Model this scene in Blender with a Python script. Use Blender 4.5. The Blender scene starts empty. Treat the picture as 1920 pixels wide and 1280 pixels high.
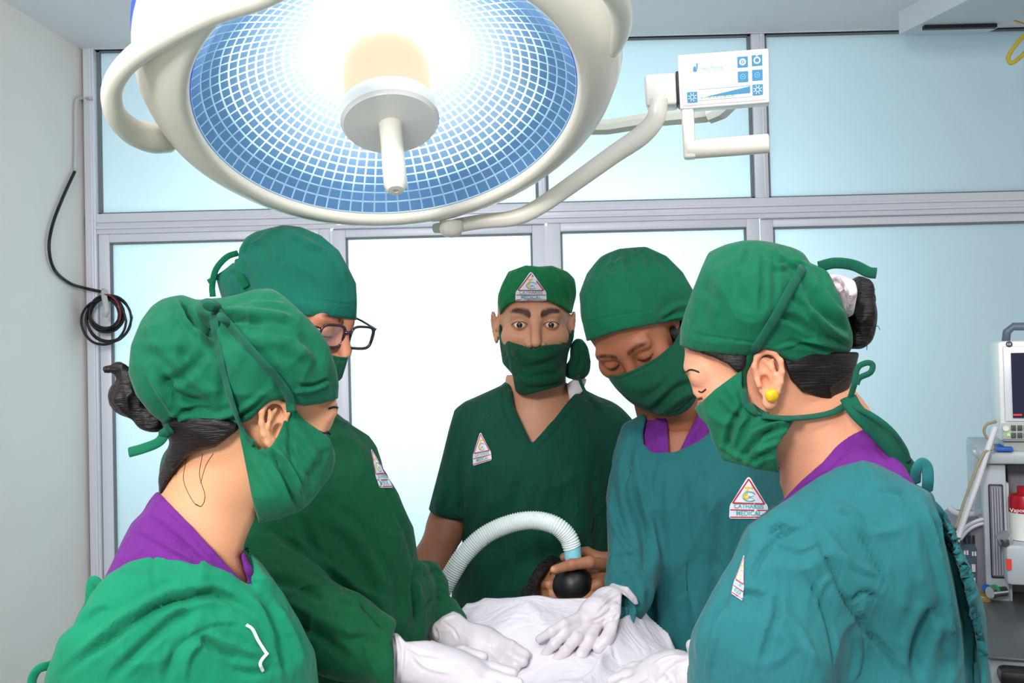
import bpy, bmesh, math, random
import numpy as np
from mathutils import Vector, Matrix
from mathutils.bvhtree import BVHTree
SC = bpy.context.scene
COL = SC.collection
rad = math.radians

# ------------------------------------------------------------------ camera
F = 1867.0                      # focal length in pixels of the 1920 px frame (35 mm lens)
cam_data = bpy.data.cameras.new('camera'); cam_data.sensor_width = 36.0
cam_data.lens = F * 36.0 / 1920.0; cam_data.clip_start = 0.02
cam = bpy.data.objects.new('camera', cam_data); COL.objects.link(cam)
CAMLOC = Vector((0, 0, 1.5))
cam.matrix_world = Matrix.Translation(CAMLOC) @ Matrix.Rotation(rad(90 + 1.2), 4, 'X') @ Matrix.Rotation(rad(-1.4), 4, 'Z')
SC.camera = cam
M3 = np.array(cam.matrix_world.to_3x3())      # columns: right, up, back
CR, CU, CF = M3[:, 0], M3[:, 1], -M3[:, 2]
C0 = np.array(CAMLOC)
def c2w(q):                                    # (x right, y down, z depth) -> world
    q = np.asarray(q, float)
    return C0 + q[..., 0:1] * CR - q[..., 1:2] * CU + q[..., 2:3] * CF
def w2c(p):
    p = np.asarray(p, float) - C0
    return np.stack([p @ CR, -(p @ CU), p @ CF], -1)
def cp(px, py, d):
    return np.array([(px - 960) / F * d, (py - 640) / F * d, d])
def W(px, py, d):
    return Vector(c2w(cp(px, py, d)))

# ------------------------------------------------------------------ world, lights, exposure
world = bpy.data.worlds.new('world'); SC.world = world; world.use_nodes = True
bg = world.node_tree.nodes['Background']
bg.inputs[0].default_value = (0.95, 0.97, 1.0, 1); bg.inputs[1].default_value = 0.68
def area(name, loc, target, sx, sy, power, col=(1, 1, 1), shape='RECTANGLE', spread=180):
    l = bpy.data.lights.new(name, 'AREA'); l.shape = shape; l.size = sx; l.size_y = sy
    l.energy = power; l.color = col; l.spread = rad(spread)
    o = bpy.data.objects.new(name, l); COL.objects.link(o)
    o.location = loc; d = Vector(target) - Vector(loc)
    o.rotation_euler = d.to_track_quat('-Z', 'Y').to_euler()
    return o
area('ceiling_tube_light', (-1.0, 0.2, 2.85), (-0.4, 1.4, 1.2), 1.3, 0.12, 32, (0.93, 0.97, 1.0))
area('ceiling_tube_light', (1.0, 0.4, 2.85), (0.5, 1.6, 1.2), 1.3, 0.12, 26, (0.93, 0.97, 1.0))
area('flash_softbox', (-0.75, -0.9, 2.45), (0.0, 1.7, 1.3), 0.5, 0.4, 52, (1.0, 0.98, 0.96))
area('daylight_behind_partition', (-0.2, 5.1, 1.65), (-0.2, 4.2, 1.65), 2.4, 0.6, 108, (0.93, 0.98, 1.0))
SC.view_settings.view_transform = 'Standard'; SC.view_settings.look = 'None'
SC.view_settings.gamma = 1.0; SC.view_settings.exposure = 0.0; SC.view_settings.use_curve_mapping = False
SC.cycles.max_bounces = 8; SC.cycles.sample_clamp_indirect = 4.0

# ------------------------------------------------------------------ materials
def lin(c):
    r = []
    for v in c[:3]:
        v /= 255.0
        r.append(v / 12.92 if v <= 0.04045 else ((v + 0.055) / 1.055) ** 2.4)
    return (*r, 1.0)
def mat(name, col, rough=0.5, metal=0.0, bump=0.0, bscale=200.0, var=0.0, vscale=6.0, spec=0.5, coat=0.0,
        sss=0.0, trans=0.0, emis=None, estr=0.0, alpha=1.0, vcol=False, sheen=0.0, weave=0.0, stretch=None, ior=1.45, tl=0.0, crease=0.0, cscale=11.0):
    m = bpy.data.materials.new(name); m.use_nodes = True
    nt = m.node_tree; N = nt.nodes; L = nt.links; b = N['Principled BSDF']
    b.inputs['Base Color'].default_value = lin(col); b.inputs['Roughness'].default_value = rough
    b.inputs['Metallic'].default_value = metal; b.inputs['Specular IOR Level'].default_value = spec
    b.inputs['Coat Weight'].default_value = coat; b.inputs['IOR'].default_value = ior
    b.inputs['Transmission Weight'].default_value = trans; b.inputs['Alpha'].default_value = alpha
    b.inputs['Sheen Weight'].default_value = sheen
    if sss: 
        b.inputs['Subsurface Weight'].default_value = sss; b.inputs['Subsurface Scale'].default_value = 0.006
        b.inputs['Subsurface Radius'].default_value = (1.0, 0.35, 0.18)
    if emis is not None:
        b.inputs['Emission Color'].default_value = lin(emis); b.inputs['Emission Strength'].default_value = estr
    tc = N.new('ShaderNodeTexCoord'); src = tc.outputs['Object']
    if stretch:
        mp = N.new('ShaderNodeMapping'); mp.inputs['Scale'].default_value = stretch
        L.new(src, mp.inputs['Vector']); src = mp.outputs['Vector']
    csock = None
    if var:
        n = N.new('ShaderNodeTexNoise'); n.inputs['Scale'].default_value = vscale; n.inputs['Detail'].default_value = 5
        L.new(src, n.inputs['Vector'])
        r = N.new('ShaderNodeMapRange'); r.inputs[3].default_value = 1 - var; r.inputs[4].default_value = 1 + var
        L.new(n.outputs['Fac'], r.inputs[0])
        h = N.new('ShaderNodeMix'); h.data_type = 'RGBA'; h.blend_type = 'MULTIPLY'; h.inputs[0].default_value = 1
        h.inputs[6].default_value = lin(col); L.new(r.outputs[0], h.inputs[7]); csock = h.outputs[2]
    if vcol:
        a = N.new('ShaderNodeAttribute'); a.attribute_name = 'tint'
        h = N.new('ShaderNodeMix'); h.data_type = 'RGBA'; h.blend_type = 'MULTIPLY'; h.inputs[0].default_value = 1
        if csock: L.new(csock, h.inputs[6])
        else: h.inputs[6].default_value = lin(col)
        L.new(a.outputs['Color'], h.inputs[7]); csock = h.outputs[2]
    if csock: L.new(csock, b.inputs['Base Color'])
    last = None
    if bump:
        n = N.new('ShaderNodeTexNoise'); n.inputs['Scale'].default_value = bscale; n.inputs['Detail'].default_value = 4
        L.new(src, n.inputs['Vector'])
        bp = N.new('ShaderNodeBump'); bp.inputs['Strength'].default_value = bump; bp.inputs['Distance'].default_value = 0.002
        L.new(n.outputs['Fac'], bp.inputs['Height']); last = bp
    if crease:
        for sc_, st_, seed_ in ((cscale, crease, 0.0), (cscale * 2.3, crease * .45, 3.7)):
            mp = N.new('ShaderNodeMapping'); mp.inputs['Location'].default_value = (seed_, seed_, 0); mp.inputs['Scale'].default_value = (1, 1, .55)
            L.new(src, mp.inputs['Vector'])
            n = N.new('ShaderNodeTexNoise'); n.inputs['Scale'].default_value = sc_; n.inputs['Detail'].default_value = 1.5; n.inputs['Distortion'].default_value = .9
            L.new(mp.outputs[0], n.inputs['Vector'])
            a = N.new('ShaderNodeMath'); a.operation = 'SUBTRACT'; a.inputs[1].default_value = .5; L.new(n.outputs['Fac'], a.inputs[0])
            c = N.new('ShaderNodeMath'); c.operation = 'ABSOLUTE'; L.new(a.outputs[0], c.inputs[0])
            r = N.new('ShaderNodeMapRange'); r.interpolation_type = 'SMOOTHSTEP'; r.inputs[1].default_value = 0; r.inputs[2].default_value = .16; r.inputs[3].default_value = 1; r.inputs[4].default_value = 0
            L.new(c.outputs[0], r.inputs[0])
            bp = N.new('ShaderNodeBump'); bp.inputs['Strength'].default_value = st_; bp.inputs['Distance'].default_value = .0045
            L.new(r.outputs[0], bp.inputs['Height'])
            if last: L.new(last.outputs[0], bp.inputs['Normal'])
            last = bp
    if weave:
        prev = last
        for ax in ('X', 'Z'):
            w = N.new('ShaderNodeTexWave'); w.bands_direction = ax; w.inputs['Scale'].default_value = 320
            w.inputs['Distortion'].default_value = 1.5
            L.new(tc.outputs['Object'], w.inputs['Vector'])
            bp = N.new('ShaderNodeBump'); bp.inputs['Strength'].default_value = weave; bp.inputs['Distance'].default_value = 0.0005
            L.new(w.outputs['Fac'], bp.inputs['Height'])
            if prev: L.new(prev.outputs[0], bp.inputs['Normal'])
            prev = bp
        last = prev
    if last: L.new(last.outputs[0], b.inputs['Normal'])
    if tl:
        t = N.new('ShaderNodeBsdfTranslucent'); t.inputs[0].default_value = lin(col)
        mx = N.new('ShaderNodeMixShader'); mx.inputs[0].default_value = tl
        out = N['Material Output']
        L.new(b.outputs[0], mx.inputs[1]); L.new(t.outputs[0], mx.inputs[2]); L.new(mx.outputs[0], out.inputs[0])
    return m
def cloth(name, col, **k):
    d = dict(rough=0.82, bump=0.35, bscale=55, var=0.08, vscale=9, sheen=0.08, weave=0.15, spec=0.25, crease=0.45); d.update(k)
    return mat(name, col, **d)
M = {}
M['wall'] = mat('wall_paint', (238, 230, 223), 0.7, bump=0.08, bscale=40, var=0.02)
M['ceiling'] = mat('ceiling_paint', (238, 234, 236), 0.8, bump=0.05, bscale=30)
M['floor'] = mat('floor_vinyl', (150, 160, 158), 0.35, var=0.05)
M['alu'] = mat('anodised_aluminium', (226, 228, 238), 0.4, metal=0.1, bump=0.05, bscale=300, stretch=(1, 1, .05))
M['glass'] = mat('frosted_glass', (216, 233, 238), 0.22, spec=0.6, var=0.02, vscale=3, stretch=(1, 1, .1), tl=0.55)
M['gasket'] = mat('rubber_gasket', (120, 125, 130), 0.6)
M['duct'] = mat('painted_duct', (205, 212, 216), 0.5, var=0.03)
M['white'] = mat('white_plastic', (232, 233, 228), 0.35, coat=0.2)
M['cream'] = mat('cream_plastic', (232, 228, 214), 0.35, coat=0.25, bump=0.04, bscale=120, var=0.025, vscale=12)
M['creamgrey'] = mat('cream_grey_paint', (200, 205, 190), 0.4, coat=0.2)
M['black'] = mat('black_rubber', (18, 18, 22), 0.45)
M['blackcable'] = mat('black_cable_pvc', (22, 22, 28), 0.4)
M['redcable'] = mat('red_cable_pvc', (150, 20, 25), 0.4)
M['conduit'] = mat('pale_conduit', (198, 198, 196), 0.5)
M['yellow'] = mat('yellow_cable_pvc', (205, 180, 60), 0.5)
M['bluecover'] = mat('blue_plastic', (60, 95, 225), 0.4)
M['chrome'] = mat('chrome', (200, 205, 210), 0.15, metal=1.0)
M['teal_ink'] = mat('teal_print', (40, 125, 165), 0.5)
M['teal_pale'] = mat('pale_teal_print', (112, 178, 212), 0.5)
M['white_ink'] = mat('white_print', (240, 248, 250), 0.5)
M['lilac_ink'] = mat('lilac_print', (205, 180, 220), 0.5)
M['yellow_ink'] = mat('yellow_print', (190, 205, 60), 0.5)
M['panelwhite'] = mat('white_panel_film', (222, 222, 232), 0.3)

# ------------------------------------------------------------------ object helpers
def tag(o, label=None, cat=None, group=None, kind=None):
    if label: o['label'] = label
    if cat: o['category'] = cat
    if group: o['group'] = group
    if kind: o['kind'] = kind
    return o
def empty(name, loc=(0, 0, 0)):
    o = bpy.data.objects.new(name, None); COL.objects.link(o); o.location = loc; o.empty_display_size = 0.05
    return o
def link(name, me, mats, parent=None, smooth=True):
    """mesh in world coordinates -> object, kept in place under its parent"""
    if not isinstance(mats, (list, tuple)): mats = [mats]
    for m in mats: me.materials.append(m)
    if smooth: me.polygons.foreach_set('use_smooth', [True] * len(me.polygons))
    o = bpy.data.objects.new(name, me); COL.objects.link(o)
    if parent is not None:
        o.parent = parent
        t = Vector((0, 0, 0)); q = parent
        while q is not None: t += q.location; q = q.parent
        me.transform(Matrix.Translation(-t))
    return o
def npmesh(name, V, Q):
    me = bpy.data.meshes.new(name)
    V = np.asarray(V, np.float32); Q = np.asarray(Q, np.int32)
    k = Q.shape[1]
    me.vertices.add(len(V)); me.vertices.foreach_set('co', V.ravel())
    me.loops.add(Q.size); me.loops.foreach_set('vertex_index', Q.ravel())
    me.polygons.add(len(Q)); me.polygons.foreach_set('loop_start', np.arange(0, Q.size, k, dtype=np.int32))
    me.polygons.foreach_set('loop_total', np.full(len(Q), k, np.int32))
    me.update(calc_edges=True); me.validate()
    return me
class MB:
    """collects shapes into one mesh (world coordinates, several materials)"""
    def __init__(s): s.b = bmesh.new()
    def _mi(s, fs, mi):
        for f in fs: f.material_index = mi
    def box(s, c, size, R=None, mi=0, bevel=0.0, seg=2):
        g = bmesh.ops.create_cube(s.b, size=1.0); vs = g['verts']
        Mx = Matrix.Translation(Vector(c)) @ (R.to_4x4() if R is not None else Matrix()) @ Matrix.Diagonal((*size, 1))
        bmesh.ops.transform(s.b, matrix=Mx, verts=vs)
        fs = list({f for v in vs for f in v.link_faces}); s._mi(fs, mi)
        if bevel:
            es = list({e for v in vs for e in v.link_edges})
            r = bmesh.ops.bevel(s.b, geom=es, offset=bevel, segments=seg, profile=0.5, affect='EDGES')
            s._mi(r['faces'], mi)
        return s
    def tube(s, pts, r, n=12, mi=0, flat=1.0, up=None, cap=True, closed=False):
        pts = [Vector(p) for p in pts]; rs = r if isinstance(r, (list, tuple, np.ndarray)) else [r] * len(pts)
        rings = []; N = len(pts); prev = None
        for i, p in enumerate(pts):
            if closed: t = pts[(i + 1) % N] - pts[i - 1]
            else: t = pts[min(i + 1, N - 1)] - pts[max(i - 1, 0)]
            t.normalize()
            if prev is None:
                a = Vector(up) if up is not None else (Vector((0, 0, 1)) if abs(t.z) < .9 else Vector((1, 0, 0)))
            else: a = prev
            a = (a - t * a.dot(t)); a.normalize(); prev = a; b = t.cross(a)
            rings.append([s.b.verts.new(p + a * (math.cos(2 * math.pi * k / n) * rs[i] * flat) + b * (math.sin(2 * math.pi * k / n) * rs[i])) for k in range(n)])
        rng = range(N if closed else N - 1)
        for i in rng:
            A, B = rings[i], rings[(i + 1) % N]
            for k in range(n):
                f = s.b.faces.new((A[k], A[(k + 1) % n], B[(k + 1) % n], B[k])); f.material_index = mi
        if cap and not closed:
            f = s.b.faces.new(rings[0][::-1]); f.material_index = mi
            f = s.b.faces.new(rings[-1]); f.material_index = mi
        return s
    def lathe(s, prof, c, axis, n=96, mi=0, xdir=None):
        """prof: list of (radius, height along axis)"""
        ax = Vector(axis).normalized(); a = Vector(xdir) if xdir is not None else ax.orthogonal()
        a = (a - ax * a.dot(ax)).normalized(); b = ax.cross(a); c = Vector(c); rings = []
        for r, h in prof:
            if r < 1e-6: rings.append([s.b.verts.new(c + ax * h)])
            else: rings.append([s.b.verts.new(c + ax * h + (a * math.cos(2 * math.pi * k / n) + b * math.sin(2 * math.pi * k / n)) * r) for k in range(n)])
        for A, B in zip(rings, rings[1:]):
            for k in range(n):
                k2 = (k + 1) % n
                if len(A) == 1 and len(B) == 1: continue
                if len(A) == 1: f = s.b.faces.new((A[0], B[k2], B[k]))
                elif len(B) == 1: f = s.b.faces.new((A[k], A[k2], B[0]))
                else: f = s.b.faces.new((A[k], A[k2], B[k2], B[k]))
                f.material_index = mi
        return s
    def face(s, pts, mi=0):
        f = s.b.faces.new([s.b.verts.new(Vector(p)) for p in pts]); f.material_index = mi; return s
    def prism(s, pts, off, mi=0):
        """extruded polygon: pts world, off vector"""
        off = Vector(off); A = [s.b.verts.new(Vector(p)) for p in pts]; B = [s.b.verts.new(Vector(p) + off) for p in pts]
        fs = [s.b.faces.new(A), s.b.faces.new(B[::-1])]
        for k in range(len(A)): fs.append(s.b.faces.new((A[k], B[k], B[(k + 1) % len(A)], A[(k + 1) % len(A)])))
        s._mi(fs, mi); return s
    def mesh(s, name='m'):
        bmesh.ops.recalc_face_normals(s.b, faces=s.b.faces[:])
        me = bpy.data.meshes.new(name); s.b.to_mesh(me); s.b.free(); return me
    def build(s, name, mats, parent=None, smooth=False, angle=None):
        o = link(name, s.mesh(name), mats, parent, smooth=smooth or angle is not None)
        if angle is not None:
            try: o.data.set_sharp_from_angle(angle=rad(angle))
            except Exception: pass
        return o
def spline(pts, n=8):
    """Catmull-Rom through the points (tuples of any length)"""
    P = [np.array(p, float) for p in pts]; P = [2 * P[0] - P[1]] + P + [2 * P[-1] - P[-2]]; out = []
    for i in range(1, len(P) - 2):
        for k in range(n):
            t = k / n
            out.append(0.5 * ((2 * P[i]) + (-P[i - 1] + P[i + 1]) * t + (2 * P[i - 1] - 5 * P[i] + 4 * P[i + 1] - P[i + 2]) * t * t + (-P[i - 1] + 3 * P[i] - 3 * P[i + 1] + P[i + 2]) * t ** 3))
    out.append(P[-2]); return out
def text_polys(txt, size=1.0, bold=0.0):
    cu = bpy.data.curves.new('t', 'FONT'); cu.body = txt; cu.size = size; cu.resolution_u = 3; cu.align_x = 'CENTER'; cu.offset = bold
    o = bpy.data.objects.new('t', cu); COL.objects.link(o)
    dg = bpy.context.evaluated_depsgraph_get(); dg.update()
    me = o.evaluated_get(dg).to_mesh()
    V = [tuple(v.co[:2]) for v in me.vertices]; Fc = [list(p.vertices) for p in me.polygons]
    o.evaluated_get(dg).to_mesh_clear(); bpy.data.objects.remove(o); bpy.data.curves.remove(cu)
    return V, Fc
# ------------------------------------------------------------------ implicit surfaces (camera-aligned metres), meshed by surface nets
def _noise(P, seed=0):
    """smooth value noise, -1..1"""
    P = P + seed * 17.31
    I = np.floor(P).astype(np.int64); f = (P - I).astype(np.float32); f = f * f * (3 - 2 * f)
    def h(a, b, c):
        n = (a * 73856093) ^ (b * 19349663) ^ (c * 83492791) ^ (seed * 2654435)
        n = (n ^ (n >> 13)) * 1274126177; n = n ^ (n >> 16)
        return (n & 65535).astype(np.float32) / 32767.5 - 1
    x, y, z = I[..., 0], I[..., 1], I[..., 2]; fx, fy, fz = f[..., 0], f[..., 1], f[..., 2]
    r = 0
    for dx in (0, 1):
        for dy in (0, 1):
            for dz in (0, 1):
                r = r + h(x + dx, y + dy, z + dz) * (fx if dx else 1 - fx) * (fy if dy else 1 - fy) * (fz if dz else 1 - fz)
    return r
def creases(P, freq, seed=0, stretch=(1, 1, 1), warp=0.6):
    """sharp-ridged cloth folds, 0..1"""
    Q = P * np.array(stretch) * freq
    w = np.stack([_noise(Q * 0.6, seed + 5), _noise(Q * 0.6, seed + 6), _noise(Q * 0.6, seed + 7)], -1)
    n = _noise(Q + w * warp, seed)
    return (1 - np.abs(n)) ** 3
def smin(a, b, k):
    if k <= 0: return np.minimum(a, b)
    h = np.maximum(k - np.abs(a - b), 0) / k
    return np.minimum(a, b) - h * h * k * 0.25
class Sdf:
    def __init__(s): s.o = []
    def u(s, f, k=0.0): s.o.append(('u', f, k)); return s
    def s(s, f, k=0.0): s.o.append(('s', f, k)); return s
    def i(s, f, k=0.0): s.o.append(('i', f, k)); return s
    def off(s, r): s.o.append(('o', r, 0)); return s
    def __call__(s, P):
        d = None
        for op, f, k in s.o:
            if op == 'o': d = d - f; continue
            v = f(P)
            if d is None: d = v; continue
            if op == 'u': d = smin(d, v, k)
            elif op == 's': d = -smin(-d, v, k)
            else: d = -smin(-d, -v, k)
        return d
def cone(a, b, ra, rb, sz=1.0):
    a = np.array(a, np.float32); ab = (np.array(b, np.float32) - a); L2 = float(ab @ ab) + 1e-9
    def f(P):
        v = P - a; t = np.clip(v @ ab / L2, 0, 1); v = v - t[:, None] * ab
        if sz != 1.0: v = v / np.array([1, 1, sz], np.float32)
        return (np.sqrt((v * v).sum(1)) - (ra + (rb - ra) * t)) * min(1.0, sz)
    return f
def ch(pts, k=0.02, sz=1.0):
    """chain of tapered limbs: (px, py, depth, radius px)"""
    q = [(cp(p[0], p[1], p[2]), p[3] / F * p[2]) for p in pts]
    S = Sdf()
    for (a, ra), (b, rb) in zip(q, q[1:]): S.u(cone(a, b, ra, rb, sz), k)
    return S
def ell(px, py, d, rx, ry, rd, rot=0.0):
    c = cp(px, py, d).astype(np.float32); r = np.array([rx / F * d, ry / F * d, rd], np.float32)
    ct, st = math.cos(rad(rot)), math.sin(rad(rot))
    def f(P):
        v = P - c
        v = np.stack([v[:, 0] * ct + v[:, 1] * st, -v[:, 0] * st + v[:, 1] * ct, v[:, 2]], 1)
        k0 = np.sqrt(((v / r) ** 2).sum(1)); k1 = np.sqrt(((v / (r * r)) ** 2).sum(1)) + 1e-6
        return k0 * (k0 - 1) / k1
    return f
def poly(pts, smooth=0):
    """prism whose outline is the polygon; negative inside"""
    if smooth: pts = [tuple(p) for p in spline(list(pts) + [pts[0]], smooth)][:-1]
    A = np.array(pts, np.float32); B = np.roll(A, -1, 0)
    def f(P):
        u = np.stack([P[:, 0] / P[:, 2] * F + 960, P[:, 1] / P[:, 2] * F + 640], 1).astype(np.float32)
        d2 = np.full(len(P), 1e12, np.float32); ins = np.zeros(len(P), bool)
        for a, b in zip(A, B):
            e = b - a; w = u - a; t = np.clip((w @ e) / (e @ e + 1e-9), 0, 1); q = w - t[:, None] * e
            d2 = np.minimum(d2, (q * q).sum(1))
            c = ((a[1] <= u[:, 1]) != (b[1] <= u[:, 1]))
            if abs(e[1]) > 1e-6: ins ^= c & (u[:, 0] < a[0] + (u[:, 1] - a[1]) * e[0] / e[1])
        d = np.sqrt(d2) * P[:, 2] / F
        return np.where(ins, -d, d)
    return f
def inset(f, e): return lambda P: f(P) + e
def zless(z, ny=0.0, nx=0.0):
    return lambda P: P[:, 2] - z + ny * P[:, 1] + nx * P[:, 0]
def zmore(z): return lambda P: z - P[:, 2]
def surface(S, lo, hi, h):
    lo = np.array(lo, np.float32); hi = np.array(hi, np.float32)
    B = 4; n = (np.ceil((hi - lo) / (h * B)).astype(int)) * B
    nb = n // B
    # coarse pass on block centres
    g = np.stack(np.meshgrid(*[np.arange(k) for k in nb], indexing='ij'), -1).reshape(-1, 3)
    dc = S(lo + (g + 0.5) * (h * B))
    act = np.abs(dc) < h * B * 2.2
    vol = np.repeat(np.repeat(np.repeat(dc.reshape(nb), B, 0), B, 1), B, 2).astype(np.float32)
    ga = g[act]; off = np.stack(np.meshgrid(*[np.arange(B)] * 3, indexing='ij'), -1).reshape(-1, 3)
    for s in range(0, len(ga), 4000):
        idx = (ga[s:s + 4000, None, :] * B + off[None]).reshape(-1, 3)
        v = S((lo + idx * h).astype(np.float32))
        vol[idx[:, 0], idx[:, 1], idx[:, 2]] = v
    vol[0], vol[-1] = 1, 1; vol[:, 0], vol[:, -1] = 1, 1; vol[:, :, 0], vol[:, :, -1] = 1, 1
    ins = vol < 0
    cnt = np.zeros(np.array(vol.shape) - 1, np.uint8)
    cs = [(i, j, k) for i in (0, 1) for j in (0, 1) for k in (0, 1)]
    sh = cnt.shape
    for i, j, k in cs: cnt += ins[i:i + sh[0], j:j + sh[1], k:k + sh[2]]
    cell = np.argwhere((cnt > 0) & (cnt < 8))
    cv = {c: vol[cell[:, 0] + c[0], cell[:, 1] + c[1], cell[:, 2] + c[2]] for c in cs}
    acc = np.zeros((len(cell), 3), np.float32); num = np.zeros(len(cell), np.float32)
    for a in cs:
        for ax in range(3):
            if a[ax] == 1: continue
            b = list(a); b[ax] = 1; b = tuple(b); va, vb = cv[a], cv[b]
            m = (va < 0) != (vb < 0); t = np.where(m, va / np.where(m, va - vb, 1), 0)
            p = np.zeros((len(cell), 3), np.float32) + np.array(a, np.float32); p[:, ax] += t
            acc += p * m[:, None]; num += m
    V = lo + (cell + acc / num[:, None]) * h
    idm = np.full(sh, -1, np.int64); idm[cell[:, 0], cell[:, 1], cell[:, 2]] = np.arange(len(cell))
    quads = []
    for ax in range(3):
        s0 = [slice(1, -1)] * 3; s1 = [slice(1, -1)] * 3; s0[ax] = slice(0, -1); s1[ax] = slice(1, None)
        a, b = ins[tuple(s0)], ins[tuple(s1)]
        e = np.argwhere(a != b); e0 = e + 1; e0[:, ax] -= 1
        fl = a[e[:, 0], e[:, 1], e[:, 2]]
        u, v = [(1, 2), (2, 0), (0, 1)][ax]
        def at(du, dv):
            q = e0.copy(); q[:, u] += du; q[:, v] += dv
            return idm[q[:, 0], q[:, 1], q[:, 2]]
        Q = np.stack([at(-1, -1), at(0, -1), at(0, 0), at(-1, 0)], 1)
        Q = np.where(fl[:, None], Q, Q[:, ::-1]); quads.append(Q)
    Q = np.concatenate(quads); Q = Q[(Q >= 0).all(1)]
    return V.astype(np.float64), Q
def normals(V, Q):
    n = np.cross(V[Q[:, 2]] - V[Q[:, 0]], V[Q[:, 3]] - V[Q[:, 1]]); N = np.zeros_like(V)
    for k in range(4): np.add.at(N, Q[:, k], n)
    return N / (np.linalg.norm(N, axis=1, keepdims=True) + 1e-12)
def relax(V, Q, it=1, lam=0.5):
    E = np.concatenate([Q[:, [0, 1]], Q[:, [1, 2]], Q[:, [2, 3]], Q[:, [3, 0]]])
    deg = np.bincount(E[:, 0], minlength=len(V)) + np.bincount(E[:, 1], minlength=len(V))
    for _ in range(it):
        S = np.stack([np.bincount(E[:, 0], V[E[:, 1], k], len(V)) + np.bincount(E[:, 1], V[E[:, 0], k], len(V)) for k in range(3)], 1)
        V = V * (1 - lam) + lam * S / deg[:, None]
    return V
def pxy(V): return np.stack([V[:, 0] / V[:, 2] * F + 960, V[:, 1] / V[:, 2] * F + 640], 1)
def seg_dist(u, pts):
    best = np.full(len(u), 1e9); tt = np.zeros(len(u)); n = len(pts) - 1
    for i in range(n):
        a, b = np.array(pts[i][:2], float), np.array(pts[i + 1][:2], float); e = b - a
        w = u - a; t = np.clip(w @ e / (e @ e + 1e-9), 0, 1); q = np.sqrt(((w - t[:, None] * e) ** 2).sum(1))
        m = q < best; best[m] = q[m]; tt[m] = (i + t[m]) / n
    return best, tt
def sculpt(V, Q, strokes):
    """press or raise fold lines into the cloth that faces the viewer: (points, width px, height mm)"""
    N = normals(V, Q); Vn = V / np.linalg.norm(V, axis=1, keepdims=True)
    # N points outward in world handedness; outward test by depth
    facing = np.clip(-(N * Vn).sum(1) * 2.0, 0, 1)
    u = pxy(V)
    D = np.zeros(len(V))
    for pts, w, h in strokes:
        pts = spline(pts, 5) if len(pts) > 2 else pts
        d, t = seg_dist(u, pts)
        fade = np.clip(np.minimum(t, 1 - t) * 5, 0.15, 1)
        x = d / w
        D += h / 1000.0 * fade * (np.exp(-x * x) - 0.28 * np.exp(-(x - 1.7) ** 2 * 1.5))
    return V + N * (D * facing)[:, None]
CLOTHS = {}
def bounds(pts, pad=0.03):
    """(px, py, d) list -> box in camera metres"""
    q = np.array([cp(*p) for p in pts]); return q.min(0) - pad, q.max(0) + pad
def grow(S, box, h, strokes=(), crease=(), rel=1, post=None):
    V, Q = surface(S, box[0], box[1], h)
    V = relax(V, Q, rel)
    if crease:
        N = normals(V, Q); D = 0
        for freq, amp, seed, st in crease: D = D + (creases(V, freq, seed, st) - 0.35) * amp
        Vn = V / np.linalg.norm(V, axis=1, keepdims=True); w = np.clip(np.abs((N * Vn).sum(1)) * 1.5, .12, 1)
        V = V + N * (np.asarray(D) * w)[:, None]
    if strokes: V = sculpt(V, Q, strokes)
    if post: V = post(V, Q)
    return V, Q
def tinted(me, Vc, fn):
    """colour attribute: brows, lashes, lips, nails, darker eye area, painted shade on arms"""
    c = fn(Vc); a = me.color_attributes.new('tint', 'FLOAT_COLOR', 'POINT')
    a.data.foreach_set('color', np.concatenate([c, np.ones((len(c), 1))], 1).astype(np.float32).ravel())
def skinobj(name, VQ, m, parent=None, tint=None):
    V, Q = VQ; me = npmesh(name, c2w(V), Q)
    if tint: tinted(me, V, tint)
    o = link(name, me, m, parent); CLOTHS[o.name] = (V, Q); return o
def bvh(*VQs):
    vs, fs, k = [], [], 0
    for V, Q in VQs:
        vs += [tuple(v) for v in V]; fs += [tuple(int(i) + k for i in q) for q in Q]; k += len(V)
    return BVHTree.FromPolygons(vs, fs)
def cast(B, px, py, dflt=None):
    d = Vector(cp(px, py, 1.0)).normalized(); h = B.ray_cast(Vector((0, 0, 0)), d)
    return (np.array(h[0]) if h[0] is not None else dflt)
def drape(B, pts, off=0.003, n=8, dflt=None):
    """points (px, py[, depth]) laid on the surface; depth given -> free in the air"""
    out = []; last = dflt
    full = [(p[0], p[1], p[2] if len(p) > 2 else -1.0) for p in pts]
    for p in spline(full, n):
        if p[2] > 0.5: q = cp(*p); last = p[2]
        else:
            q = cast(B, p[0], p[1]) if B is not None else None
            if q is None: q = cp(p[0], p[1], last if last else 1.2)
            else: last = q[2]
            q = q * (1 - off / q[2])
        out.append(q)
    out = np.array(out); z = out[:, 2].copy()
    for _ in range(2): z[1:-1] = (z[:-2] + 2 * z[1:-1] + z[2:]) / 4
    out = out * (np.minimum(z, out[:, 2]) / out[:, 2])[:, None]
    return [Vector(c2w(q)) for q in out]
def strap(name, parent, m, B, pts, w, off=0.003, flat=0.3, n=8, dflt=None):
    P = drape(B, pts, off, n, dflt)
    b = MB(); b.tube(P, w, 10, flat=flat, up=Vector(CF)); return b.build(name, m, parent, smooth=True)
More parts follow.
